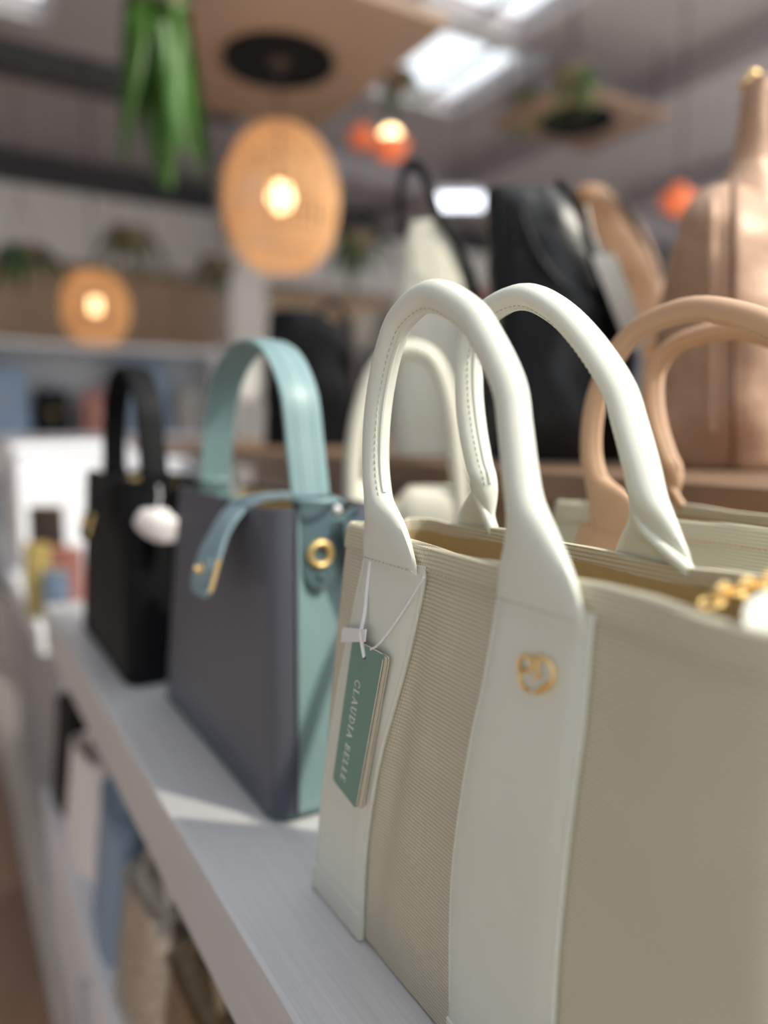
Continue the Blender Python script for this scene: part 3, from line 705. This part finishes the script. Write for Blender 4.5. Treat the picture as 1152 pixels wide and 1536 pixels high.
# black slouchy tote on the riser
t1, B1, _r = soft_bag('slouchy_tote', 'large slouchy black leather tote leaning to one side on the riser, white card tag hanging', [(692, 735, 958, 1), (640, 733, 962, 1.05), (560, 738, 962, 1.0), (480, 740, 952, 0.9), (420, 735, 935, 0.75), (360, 731, 900, 0.6), (310, 729, 862, 0.4), (283, 733, 832, 0.25)], 1.15, ZR, 0.062, 'black_gloss', wob=0.014)
px_tube('side_seam', [(742, 690), (748, 560), (745, 430), (738, 300)], B1, 0.003, 'black', t1, -0.045)
px_band('shoulder_strap', [(820, 292), (850, 330), (872, 400), (895, 470), (915, 540)], B1, 0.010, 0.003, 'black', t1, -0.062)
px_tube('fold_edge', [(770, 330), (800, 400), (850, 455), (905, 480)], B1, 0.004, 'black_gloss', t1, -0.055)
k1 = thing('card_tag', 'long white card tag hanging on the slouchy black tote', 'tag', atV(905, 470, B1)-FWH*0.078)
px_card('card', [(866, 402), (898, 398), (948, 520), (918, 532)], B1, 0.001, 'card_white', k1, -0.078)
px_tube('string', [(860, 330), (868, 370), (880, 403)], B1, 0.0022, 'card_white', k1, -0.074, 6)

# tan tote behind it
t2, B2, _r = soft_bag('tan_tote', 'tan leather tote standing behind the slouchy black tote', [(683, 868, 1012, 1), (560, 872, 1010, 1), (470, 876, 1003, 0.9), (400, 872, 985, 0.8), (340, 864, 962, 0.6), (300, 862, 925, 0.4), (278, 866, 902, 0.2)], 1.36, ZR, 0.05, 'tan', wob=0.010)
px_tube('piping', [(905, 285), (945, 340), (980, 430), (1000, 560), (1004, 680)], B2, 0.004, 'dark_brown', t2, -0.03)

# off-white shopper with black handles
t3, Bw, _r = soft_bag('white_shopper', 'off white shopper with black loop handle and black side on the riser', [(684, 588, 712, 1), (600, 588, 712, 1), (500, 591, 708, 0.9), (420, 597, 700, 0.75), (370, 603, 688, 0.6), (335, 612, 672, 0.4)], 1.27, ZR, 0.05, 'cream_leather2', wob=0.005)
px_band('handle', [(604, 348), (600, 300), (606, 262), (618, 250), (634, 262), (648, 300), (662, 345)], Bw, 0.012, 0.006, 'black', t3, -0.008)
px_band('side_strap', [(655, 330), (680, 370), (704, 420), (716, 480), (722, 600), (722, 684)], Bw, 0.03, 0.007, 'black', t3, -0.004)
px_tube('seam', [(640, 340), (650, 430), (655, 560), (655, 682)], Bw, 0.0025, 'cream_leather2', t3, -0.047)

# dark bag farther along the riser
t4, Bd, _r = soft_bag('dark_tote', 'dark black leather tote at the far stretch of the riser, above the slate satchel', [(667, 396, 545, 1), (600, 398, 545, 1), (540, 400, 538, 0.8), (495, 402, 520, 0.6), (466, 406, 470, 0.4)], 1.98, ZR, 0.075, 'black', wob=0.012)
px_band('handle', [(470, 520), (482, 470), (505, 455), (522, 480), (528, 530)], Bd, 0.012, 0.006, 'black', t4, -0.02)
px_band('side_gusset', [(528, 520), (536, 580), (540, 664)], Bd, 0.045, 0.008, 'dark_brown', t4, -0.02)
k2 = thing('price_tag', 'pale oval price tag hanging on the dark tote, seen through the teal handle', 'tag', atV(382, 590, Bd)-FWH*0.09)
px_card('card', [(370, 548), (378, 538), (390, 538), (396, 550), (396, 585), (388, 600), (376, 600), (369, 588)], Bd, 0.002, 'card_white', k2, -0.09)
px_card('slip', [(372, 604), (392, 604), (390, 650), (372, 652)], Bd, 0.002, 'grey_bag', k2, -0.088)

# nude hobo bag
t5, Bn, Rn = soft_bag('hobo_bag', 'large nude satin leather hobo bag with tall knotted strap on the riser', [(699, 958, 1318, 0.9), (680, 950, 1328, 1.0), (600, 947, 1334, 1.05), (500, 950, 1336, 1.0), (430, 958, 1330, 0.9), (380, 971, 1316, 0.75), (345, 988, 1298, 0.6), (318, 1010, 1272, 0.42), (300, 1032, 1250, 0.3)], 0.985, ZR, 0.085, 'nude_satin', wob=0.018, e=0.6, rot=0.55)
def strap_px(pairs, B, off, hd, m, name, parent):
    secs = []
    for y, xl, xr in cr(pairs, 5):
        a = atV(xl, y, B)+FWH*off; b = atV(xr, y, B)+FWH*off; c = (a+b)/2; hw = (b-a).length/2
        hh_ = hd*(1+1.6*max(0.0, min(1.0, (y-250)/110)))
        secs.append([c+RT*hw*math.cos(2*PI*i/16)+FWH*hh_*math.sin(2*PI*i/16) for i in range(16)])
    return obj(name, MB().loft(secs), m, parent)
s1 = strap_px([(400, 1016, 1220), (360, 1020, 1210), (325, 1036, 1192), (298, 1060, 1174), (272, 1082, 1158), (245, 1093, 1150), (215, 1099, 1146), (180, 1104, 1144), (150, 1108, 1143), (128, 1114, 1142)], Bn, -0.012, 0.022, 'nude_satin', 'shoulder_strap', t5)
strap_px([(340, 1150, 1290), (300, 1172, 1262), (262, 1186, 1240), (215, 1180, 1225), (170, 1160, 1205), (135, 1138, 1180), (112, 1122, 1150)], Bn, 0.014, 0.016, 'nude_satin', 'shoulder_strap', t5)
obj('strap_knot', MB().ring_tube(atV(1129, 126, Bn), RT, FWH, 0.010, 0.0055, 20, 8).sphere(atV(1130, 114, Bn), 0.008), 'gold', s1)
def px_of(p): v = Vector(p)-EYE; z = v.dot(_fw); return 576+FPX*v.dot(_rt)/z
def on_skin(R_, px, out=0.002):
    """polyline down the near side of a lofted body, following one image column's upright plane."""
    P = []
    for ring in R_:
        c_ = sum(ring, Vector())/len(ring); n_ = len(ring); best = None
        for i_ in range(n_):
            a_, b_ = ring[i_], ring[(i_+1) % n_]; xa, xb2 = px_of(a_), px_of(b_)
            if (xa-px)*(xb2-px) <= 0 and abs(xb2-xa) > 1e-6:
                q_ = a_.lerp(b_, (px-xa)/(xb2-xa))
                if best is None or (q_-best).dot(FWH) < 0: best = q_
        if best is not None: P.append(best-FWH*out)
    return P
obj('centre_seam', MB().tube(on_skin(Rn, 1101)[2:], 0.0035, 8), 'nude_seam', t5)
for xx, yy in ((1070, 12),):
    obj('soft_crease', MB().tube(on_skin(Rn, xx, -0.004)[6:-6], 0.007, 10), 'nude_satin', t5)
px_tube('opening_edge', [(1118, 262), (1126, 282), (1148, 298), (1180, 304), (1215, 296), (1236, 270)], Bn, 0.006, 'nude_edge', t5, -0.032, 8)

# ------------------------------------------------------------------ small generic handbags
def handbag(label, base, rot, w, d, h, m, style='flap', m_h=None, m_c='gold', taper=0.85, hh=0.10, group=None, name='handbag', wob=0.004):
    """body + flap or open top, arched handle, clasp."""
    base = Vector(base); root = thing(name, label, 'handbag', base, group); m_h = m_h or m
    ca, sa = math.cos(rot), math.sin(rot)
    def P(u, v, z): return base+Vector((u*ca-v*sa, u*sa+v*ca, z))
    secs = []
    for t in (0.0, 0.015, 0.06, 0.2, 0.4, 0.6, 0.8, 0.93, 1.0):
        f = lerp(1, taper, t); ww = w/2*f*(0.94 if t == 0 else 1)*(1+0.03*math.sin(PI*t)); dd = d/2*lerp(1, 0.55, t)*(0.9 if t == 0 else 1)
        ring = []
        for i in range(28):
            g = 2*PI*i/28; p = P(sgnpow(math.cos(g), 0.6)*ww, sgnpow(math.sin(g), 0.6)*dd, 0.0008+h*t)
            if t > 0.1: p += (p-P(0, 0, h*t)).normalized()*noise.noise(p*13)*wob
            ring.append(p)
        secs.append(ring)
    if style != 'flap':
        c_ = P(0, 0, h); secs.append([p+(c_-p)*0.10 for p in secs[-1]]); secs.append([p+(c_-p)*0.14-Vector((0, 0, h*0.25)) for p in secs[-2]])
    obj('body', MB().loft(secs), m, root)
    if style == 'flap':
        fs = []
        for t, z, v in ((0, h*0.96, d*0.26), (0.25, h*1.02, d*0.12), (0.5, h*1.02, -d*0.2), (0.7, h*0.9, -d*0.36), (0.9, h*0.62, -d*0.46), (1.0, h*0.45, -d*0.50)):
            f = w/2*taper*(1.04 if t < 0.9 else 0.9)
            fs.append([P(f*u, v, z) for u in (-1, -0.6, 0, 0.6, 1)]+[P(f*u, v-0.004, z+0.004) for u in (1, 0.6, 0, -0.6, -1)])
        fl_ = obj('flap', MB().loft(fs), m, root)
        c0 = P(0, -d*0.50-0.006, h*0.5)
        obj('clasp', MB().ring_tube(c0, (ca, sa, 0), (0, 0, 1), 0.012, 0.004, 16, 6).sphere(c0, 0.006, 10, 6), m_c, fl_)
    hp = [P(math.cos(a)*w*0.30*taper, 0, h*0.92+math.sin(a)*hh) for a in [PI*i/14 for i in range(15)]]
    hp = [P(w*0.30*taper, 0, h*0.75)]+hp+[P(-w*0.30*taper, 0, h*0.75)]
    obj('handle', MB().tube(hp, 0.008, 8), m_h, root)
    for sx in (-1, 1):
        obj('handle_ring', MB().ring_tube(P(sx*w*0.30*taper, 0, h*0.97), (ca, sa, 0), (0, 0, 1), 0.012, 0.003, 14, 6), m_c, root)
    return root
ZL = 0.47; A90 = PI/2
gl = 'bags on the white base cabinet'
for lab, x, y, r_, w, d, h, m, st, hh in (
    ('white soft handbag on the base cabinet under the grey shelf', 0.262, 1.53, 0.12, 0.23, 0.11, 0.23, 'white_bag', 'open', 0.05),
    ('dusty blue flap handbag on the base cabinet next to the white one', 0.265, 1.285, -0.08, 0.23, 0.11, 0.23, 'blue_bag', 'flap', 0.08),
    ('crackled silver handbag on the base cabinet next to the dusty blue one', 0.27, 1.06, 0.1, 0.21, 0.12, 0.19, 'silver', 'flap', 0.08),
    ('crackled bronze handbag on the base cabinet next to the crackled silver one', 0.27, 0.82, 0.0, 0.21, 0.12, 0.20, 'bronze', 'flap', 0.08),
    ('silver open handbag on the base cabinet next to the crackled bronze one', 0.27, 0.57, 0.0, 0.22, 0.12, 0.18, 'silver', 'open', 0.06),
    ('black flap handbag at the far end of the base cabinet', 0.265, 1.79, 0.1, 0.18, 0.11, 0.24, 'black', 'flap', 0.08),
    ('dark brown handbag behind the dusty blue one on the base cabinet', 0.50, 1.02, 0, 0.24, 0.11, 0.26, 'dark_brown', 'open', 0.05),
    ('black open handbag behind the bronze one on the base cabinet', 0.50, 0.70, 0, 0.26, 0.11, 0.26, 'black', 'open', 0.05),
    ('black tall handbag behind the white one on the base cabinet', 0.50, 1.36, 0, 0.28, 0.11, 0.28, 'black', 'open', 0.05)):
    handbag(lab, (x-(0.026 if x < 0.4 else 0.06), y, ZL), A90+r_, w, d, h, m, st, hh=hh, group=gl)
# ------------------------------------------------------------------ white side table beyond the shelf, with pouches
tb = thing('side_table', 'white display table beyond the end of the grey shelf', 'table', (0.6, 2.6, 0))
ZT = 0.86
obj('table_top', MB().box((0.185, 1.95, ZT-0.07), (1.0, 3.6, ZT), 0.004), 'white_lam', tb)
obj('table_panel', MB().box((0.24, 2.0, 0.0), (0.96, 3.55, ZT-0.0695)), 'grey_lam', tb)
cubeb = thing('display_plinth', 'white plinth box on the side table with pouches in front', 'plinth', (0.4, 3.0, ZT))
obj('plinth_body', MB().box((0.22, 2.75, ZT), (0.58, 3.35, ZT+0.40), 0.004), 'white_lam', cubeb)
obj('plinth_top', MB().box((0.21, 2.74, ZT+0.3995), (0.59, 3.36, ZT+0.43), 0.003), 'white_lam', cubeb)
def pouch(label, c, w, h, m, rot):
    root = thing('pouch', label, 'pouch', c, 'pouches on the side table')
    ca, sa = math.cos(rot), math.sin(rot); c = Vector(c); secs = []
    for t in (0, 0.1, 0.5, 0.9, 1.0):
        f = 1-0.06*abs(t-0.5)*2; th = 0.022*(0.35+0.65*math.sin(PI*min(0.94, max(0.06, t))))
        secs.append([c+Vector((math.cos(g)*w/2*f*ca-math.sin(g)*th*sa, math.cos(g)*w/2*f*sa+math.sin(g)*th*ca, 0.0005+h*t)) for g in [2*PI*i/20 for i in range(20)]])
    obj('body', MB().loft(secs), m, root)
    obj('zip', MB().tube([c+Vector((u*w/2*0.9*ca, u*w/2*0.9*sa, h+0.001)) for u in (-1, -0.5, 0, 0.5, 1)], 0.004, 6), 'gold', root)
for lab, px, py, w, h, m in (('mustard zip pouch on the side table', 60, 925, 0.07, 0.19, 'mustard'), ('dark brown zip pouch on the side table', 76, 905, 0.10, 0.27, 'dark_brown'), ('dusty rose zip pouch on the side table', 97, 915, 0.11, 0.17, 'rose_bag'), ('grey blue zip pouch on the side table', 86, 930, 0.07, 0.13, 'navy_bag')):
    p = atZ(px, py, ZT)
    p = Vector((p.x, p.y, ZT)); pouch(lab, p, w, h, m, -AL)

# ------------------------------------------------------------------ far displays
fr = thing('display_rack', 'far white wall rack with rows of blue and grey handbags', 'rack', (1.1, 6.75, 0))
RX0, RX1, RY0, RY1 = 0.15, 2.2, 6.5, 7.0
obj('rack_back', MB().box((RX0, RY1-0.02, 0.0), (RX1, RY1, 2.05)), 'grey_lam', fr)
for x in (RX0, RX1-0.03): obj('rack_side', MB().box((x, RY0, 0), (x+0.03, RY1-0.0205, 2.05)), 'white_lam', fr)
for z in (0.5, 1.0, 1.28, 2.02): obj('rack_shelf', MB().box((RX0+0.031, RY0, z-0.03), (RX1-0.031, RY1-0.0205, z)), 'white_lam', fr)
gi = 'bags on the far rack'
far = [('pale dusty blue handbag on the far rack beside the black one', 0.44, 1.28, 0.46, 0.52, 'blue_bag'), ('black handbag on the far rack next to the pale dusty blue one', 0.82, 1.28, 0.30, 0.36, 'black'), ('grey blue handbag on the far rack next to the dusty rose one', 1.56, 1.28, 0.50, 0.60, 'navy_bag'), ('dusty rose handbag on the far rack between black and grey blue ones', 1.17, 1.28, 0.24, 0.34, 'rose_bag'), ('light grey handbag at the end of the far rack', 1.97, 1.28, 0.30, 0.40, 'grey_bag')]
for lab, x, z, w, h, m in far: handbag(lab, (x, 6.72, z), 0.0, w, 0.18, h, m, 'flap', hh=0.12, group=gi)
handbag('coral handbag on the lower board of the far rack', (1.3, 6.72, 1.0), 0, 0.34, 0.16, 0.18, 'red_bag', 'flap', hh=0.02, group=gi)
handbag('white handbag on the lower board of the far rack', (0.7, 6.72, 1.0), 0, 0.40, 0.16, 0.18, 'white_bag', 'flap', hh=0.02, group=gi)
ft = thing('counter', 'white counter with thick top in front of the far rack', 'counter', (0.7, 4.45, 0))
obj('counter_body', MB().box((0.30, 4.2, 0), (1.15, 4.75, 1.16)), 'white_lam', ft)
obj('counter_top', MB().box((0.26, 4.15, 1.1595), (1.2, 4.8, 1.22), 0.004), 'white_lam', ft)
# cream column and curtain wall panels in the back
trim((2.35, 6.6, 0), (2.70, 6.95, ZC-0.225), 'bulkhead')
M['panel'] = mat('oak_panel', (186, 158, 130), 0.6, var=0.2, scale=3, stretch=(10, 1, 1))
wb = bpy.data.objects['wall_back']
for i in range(22):
    x0 = XL+0.02+i*0.5
    obj('wall_panel', MB().box((x0, YB-0.03, 1.955), (x0+0.485, YB+0.001, ZC-0.955), 0.004), 'panel', wb)
# mid-room gondolas with bags, to the right of the view
def gondola(label, lo, hi, shelves, m='white_lam', name='gondola'):
    x0, y0 = lo; x1, y1 = hi; g = thing(name, label, 'shelving', ((x0+x1)/2, (y0+y1)/2, 0))
    obj('back_board', MB().box(((x0+x1)/2-0.012, y0, 0), ((x0+x1)/2+0.012, y1, shelves[-1]+0.3)), m, g)
    for z in shelves: obj('shelf', MB().box((x0, y0, z-0.03), (x1, y1, z), 0.002), m, g)
    for y in (y0, y1-0.03): obj('end_panel', MB().box((x0+0.02, y+0.002, 0), (x1-0.02, y+0.028, shelves[0]-0.0305)), m, g)
    return g
gondola('grey shelving unit with bags in the middle of the shop', (3.0, 3.6), (3.7, 6.2), (0.5, 1.0, 1.55, 2.0), 'grey_lam')
gondola('grey shelving unit along the right side of the shop', (4.8, 2.4), (5.5, 5.6), (0.5, 1.0, 1.55, 2.1), 'grey_lam')
mg = ['white_bag', 'black', 'grey_bag', 'blue_bag', 'tan', 'navy_bag', 'cream_leather2', 'dark_brown', 'rose_bag']
nm = {'white_bag': 'white', 'black': 'black', 'grey_bag': 'stone grey', 'blue_bag': 'dusty blue', 'tan': 'tan', 'navy_bag': 'grey blue', 'cream_leather2': 'cream', 'dark_brown': 'dark brown', 'rose_bag': 'dusty rose'}
i = 0
for (x, ys, where) in ((3.15, (3.8, 4.25, 4.7, 5.15, 5.6, 6.0), 'middle shelving unit'), (4.95, (2.6, 3.1, 3.6, 4.1, 4.6, 5.1), 'right shelving unit')):
    for zi, z in enumerate((1.55, 2.0 if x < 4 else 2.1)):
        for y in ys:
            m = mg[(i*4+zi*2) % 9]; i += 1
            handbag('%s handbag on the %s board of the %s' % (nm[m], ('upper', 'top')[zi], where), (x, y, z), A90, 0.34, 0.16, 0.26, m, 'flap' if i % 2 else 'open', hh=0.10, group='bags on the '+where)

# ------------------------------------------------------------------ ceiling rafts with round black speakers
def raft(c, z, x0, x1, y0, y1, r, label):
    sx, sy = x1-x0, y1-y0; pc_ = ((x0+x1)/2, (y0+y1)/2)
    g = thing('ceiling_raft', label, 'ceiling panel', (c[0], c[1], z))
    obj('panel', MB().box((x0, y0, z), (x1, y1, z+0.05), 0.004), 'raft', g)
    sp = MB(); n = 36
    sp.loft([[Vector((c[0]+math.cos(2*PI*i/n)*rr, c[1]+math.sin(2*PI*i/n)*rr, zz)) for i in range(n)] for rr, zz in ((r, z+0.001), (r, z-0.02), (r*0.94, z-0.026), (r*0.90, z-0.012), (r*0.2, z-0.008))])
    s_ = obj('speaker', sp, 'black', g)
    obj('speaker_cone', MB().sphere((c[0], c[1], z-0.012), r*0.2, 16, 8, (1, 1, 0.3)), 'dark_brown', s_)
    for a, b in ((-1, -1), (1, -1), (1, 1), (-1, 1)):
        obj('hanger_rod', MB().tube([(pc_[0]+a*sx*0.42, pc_[1]+b*sy*0.42, z+0.049), (pc_[0]+a*sx*0.42, pc_[1]+b*sy*0.42, ZC+0.01)], 0.006, 6), 'beam', g)
raft((1.47, 3.40), 3.05, 0.98, 1.98, 2.75, 4.12, 0.26, 'pale wood ceiling raft with round black speaker above the large rattan pendant')
p = atZ(865, 181, 3.42); raft((p.x, p.y), 3.42, p.x-0.42, p.x+0.52, p.y-0.36, p.y+0.40, 0.25, 'pale wood ceiling raft with round black speaker above the black tote')

# ------------------------------------------------------------------ rattan pendants
M['bulb'] = mat('warm_bulb', (255, 226, 170), 0.4, emit=(255, 220, 165), es=6.0)
M['rattan'] = mat('rattan', (214, 158, 100), 0.6, var=0.15, scale=40)
m_, nt, p_ = newmat('rattan_weave')                      # thin woven skin that lets lamp light through
tr = nt.nodes.new('ShaderNodeBsdfTranslucent'); tr.inputs['Color'].default_value = lin((255, 236, 206))+(1,)
mx = nt.nodes.new('ShaderNodeMixShader'); mx.inputs[0].default_value = 0.6
p_.inputs['Base Color'].default_value = lin((228, 196, 154))+(1,); p_.inputs['Roughness'].default_value = 0.7
out = nt.nodes['Material Output']; nt.links.new(p_.outputs[0], mx.inputs[1]); nt.links.new(tr.outputs[0], mx.inputs[2]); nt.links.new(mx.outputs[0], out.inputs[0])
M['weave'] = m_
def pendant(c, R_, H_, ztop, label, watts, prof=None, nv=36, nh=14):
    c = Vector(c); g = thing('pendant_lamp', label, 'lamp', (c.x, c.y, c.z-H_/2), 'hanging lamps')
    prof = prof or [(0.0, 0.44), (0.07, 0.66), (0.20, 0.88), (0.38, 0.99), (0.55, 1.0), (0.72, 0.93), (0.88, 0.74), (0.96, 0.56), (1.0, 0.42)]
    pr = cr(prof, 4)
    skin = MB(); n = nv
    # vertical canes and hoops, woven open so that the bulb shows through
    cane = MB()
    for i in range(nv):
        a = 2*PI*i/nv
        cane.tube([c+Vector((math.cos(a)*r_*R_, math.sin(a)*r_*R_, (t-0.5)*H_)) for t, r_ in pr], R_*0.030, 5)
    for k in range(nh+1):
        t = k/nh; j = min(range(len(pr)), key=lambda q: abs(pr[q][0]-t)); r_ = pr[j][1]
        cane.ring_tube(c+Vector((0, 0, (t-0.5)*H_)), (1, 0, 0), (0, 1, 0), r_*R_, R_*0.022, 36, 5)
    obj('woven_shade', cane, 'weave', g, kind='stuff')
    obj('bulb', MB().sphere(c+Vector((0, 0, 0.02*H_)), R_*0.21, 16, 10, (1, 1, 1.2)), 'bulb', g)
    obj('bulb_socket', MB().tube([c+Vector((0, 0, 0.24*R_)), c+Vector((0, 0, 0.55*R_))], R_*0.09, 12), 'beam', g)
    obj('cord', MB().tube([c+Vector((0, 0, 0.5*R_)), Vector((c.x, c.y, ztop))], 0.006, 6), 'beam', g)
    obj('shade_cap', MB().ring_tube(c+Vector((0, 0, 0.5*H_)), (1, 0, 0), (0, 1, 0), R_*0.30, R_*0.06, 20, 6), 'rattan', g)
    L_ = bpy.data.lights.new('bulb_light', 'POINT'); L_.energy = watts; L_.color = (1.0, 0.80, 0.56); L_.shadow_soft_size = R_*0.24
    lo_ = bpy.data.objects.new('bulb_light', L_); COL.objects.link(lo_); lo_.parent = g; lo_.location = (0, 0, H_/2+0.02*H_)
    return g
pc = atD(427, 292, 3.45); pendant((1.47, 3.40, pc.z), 0.265, 0.63, 3.025, 'large oval rattan pendant lamp hanging from the raft with speaker', 16)
pc = atD(143, 461, 5.3); pendant(pc, 0.23, 0.48, ZC, 'round rattan pendant lamp glowing in front of the far wall', 18)
def small_lamp(px, py, t, r_, label, lit):
    c = atD(px, py, t); g = thing('pendant_lamp', label, 'lamp', (c.x, c.y, c.z-r_), 'hanging lamps')
    obj('bulb', MB().sphere(c+Vector((0, 0, r_*0.35)), r_*0.62, 16, 10), 'bulb' if lit else 'amber', g)
    secs = [[c+Vector((math.cos(2*PI*i/24)*rr, math.sin(2*PI*i/24)*rr, zz)) for i in range(24)] for rr, zz in ((r_*0.3, -r_*1.0), (r_*0.8, -r_*0.7), (r_*1.1, -r_*0.1), (r_*1.15, r_*0.1), (r_*1.05, r_*0.1), (r_*0.7, -r_*0.55))]
    obj('shade', MB().loft(secs), 'amber', g)
    obj('cord', MB().tube([c+Vector((0, 0, r_*1.1)), Vector((c.x, c.y, ZC))], 0.006, 6), 'beam', g)
    return g
M['amber'] = mat('amber_glass', (226, 120, 74), 0.4, emit=(226, 104, 60), es=0.35)
small_lamp(586, 216, 4.6, 0.105, 'small amber bowl lamp with bright bulb by the skylight', True)
small_lamp(543, 204, 5.6, 0.095, 'small dim amber lamp farther behind the bright one', False)
small_lamp(1018, 298, 4.6, 0.10, 'small dim amber lamp hanging beside the nude hobo bag', False)
# hanging white tube lights
M['tube'] = mat('light_tube', (245, 248, 255), 0.4, emit=(235, 242, 255), es=3.0)
def tube_light(px, py, t, w, label):
    c = atD(px, py, t); g = thing('tube_light', label, 'lamp', (c.x, c.y, c.z-0.05), 'tube lights')
    a, b = c-RT*w/2, c+RT*w/2
    obj('tube', MB().tube([a, c, b], 0.05, 12), 'tube', g)
    obj('housing', MB().box((c.x-0.04, c.y-0.04, c.z+0.05), (c.x+0.04, c.y+0.04, c.z+0.10)).tube([a+Vector((0, 0, 0.07)), b+Vector((0, 0, 0.07))], 0.035, 8), 'frame_white', g)
    obj('hanger', MB().tube([c+Vector((0, 0, 0.09)), Vector((c.x, c.y, ZC))], 0.006, 6), 'beam', g)
tube_light(690, 303, 5.6, 0.34, 'bright white tube light hanging over the white shopper')

# ------------------------------------------------------------------ hanging plants
M['leaf'] = mat('leaf_green', (60, 100, 28), 0.5, var=0.3, scale=6)
M['leaf_dark'] = mat('leaf_dark_green', (52, 84, 38), 0.5, var=0.3, scale=6)
M['basket'] = mat('woven_basket', (120, 104, 84), 0.8, var=0.2, scale=40)
LEAF = {}
def leaf_mesh(m, kind):
    if (m, kind) in LEAF: return LEAF[(m, kind)]
    b = MB(); rows = []
    for i in range(7):
        t = i/6; w = (0.09 if kind else 0.05)*math.sin(PI*min(0.97, 0.06+t*0.92))**0.8
        x = 0.55*t**0.8 if kind else 0.40*t**0.6; z = 0.18*math.sin(t*PI*0.6)-(1.0*t*t)
        rows.append([Vector((x, -w, z)), Vector((x+0.012, 0, z-0.02)), Vector((x, w, z)), Vector((x, 0, z+0.004))])
    b.loft(rows)
    me = bpy.data.meshes.new('leaf'); me.from_pydata([tuple(v) for v in b.v], [], b.f); me.materials.append(M[m])
    for p in me.polygons: p.use_smooth = True
    LEAF[(m, kind)] = me; return me
def plant(px, py, t, size, n, label, m='leaf', zt=None, spread=1.0, pot=0.10, tilt=1.0):
    c = atD(px, py, t); g = thing('hanging_plant', label, 'plant', (c.x, c.y, c.z-pot), 'hanging plants')
    secs = [[c+Vector((math.cos(2*PI*i/20)*rr, math.sin(2*PI*i/20)*rr, zz)) for i in range(20)] for rr, zz in ((pot*0.55, -pot), (pot*0.85, -pot*0.7), (pot, 0), (pot*0.9, 0.0), (pot*0.75, -pot*0.3))]
    pt_ = obj('basket', MB().loft(secs), 'basket', g)
    obj('hanging_cord', MB().tube([c+Vector((pot*0.9, 0, 0)), c+Vector((0, 0, pot*3)), Vector((c.x, c.y, zt or ZC))], 0.004, 5).tube([c+Vector((-pot*0.9, 0, 0)), c+Vector((0, 0, pot*3))], 0.004, 5), 'beam', pt_)
    for i in range(n):
        o = bpy.data.objects.new('leaf', leaf_mesh(m, i % 2)); COL.objects.link(o); o.parent = g
        s = size*random.uniform(0.55, 1.05); o.scale = (s*spread, s, s)
        o.location = (random.uniform(-1, 1)*pot*0.4, random.uniform(-1, 1)*pot*0.4, pot*0.95)
        o.rotation_euler = (random.uniform(-0.2, 0.2)*tilt, random.uniform(-0.5, 0.25)*tilt, random.uniform(0, 2*PI))
    return g
plant(238, -14, 2.7, 0.76, 60, 'large bright green plant trailing from the ceiling next to the raft', spread=0.22, pot=0.10, tilt=0.3)
plant(195, 345, 5.6, 0.40, 34, 'dark green bushy plant hanging above the round rattan lamp', 'leaf_dark', pot=0.16)
plant(35, 370, 5.4, 0.40, 26, 'dark green plant hanging at the far wall by the corner', 'leaf_dark', pot=0.12)
plant(328, 388, 5.9, 0.34, 26, 'dark green plant hanging left of the oval pendant', 'leaf_dark', pot=0.14)
plant(535, 352, 5.4, 0.45, 34, 'green plant hanging right of the oval pendant', 'leaf_dark', pot=0.14)
plant(790, 140, 5.0, 0.34, 26, 'bright green plant hanging beside the far raft', pot=0.10)
plant(858, 104, 4.0, 0.34, 26, 'bright green plant hanging in front of the far raft speaker', pot=0.10, spread=0.6)
plant(598, 110, 4.8, 0.34, 26, 'dark green plant hanging at the corner of the near raft', 'leaf_dark', pot=0.10)

# soft white tag hanging on the black satchel
q = Vector((0.235, 1.03, 1.24)); B_ = atV(236, 785, EYE+FWH*1.02)
wt = thing('cloth_tag', 'soft white cloth tag hanging on the end of the black satchel', 'tag', B_)
obj('tag_cloth', MB().loft(soft_rings([(812, 236, 256, 0.5), (800, 216, 260, 0.9), (785, 208, 262, 1), (774, 214, 250, 0.9), (764, 222, 240, 0.5)], B_, 0.010, 0.9, wob=0.012)), 'white_bag', wt)
px_tube('string', [(236, 764), (240, 745), (238, 728)], B_, 0.0014, 'white', wt, 0.0, 6)
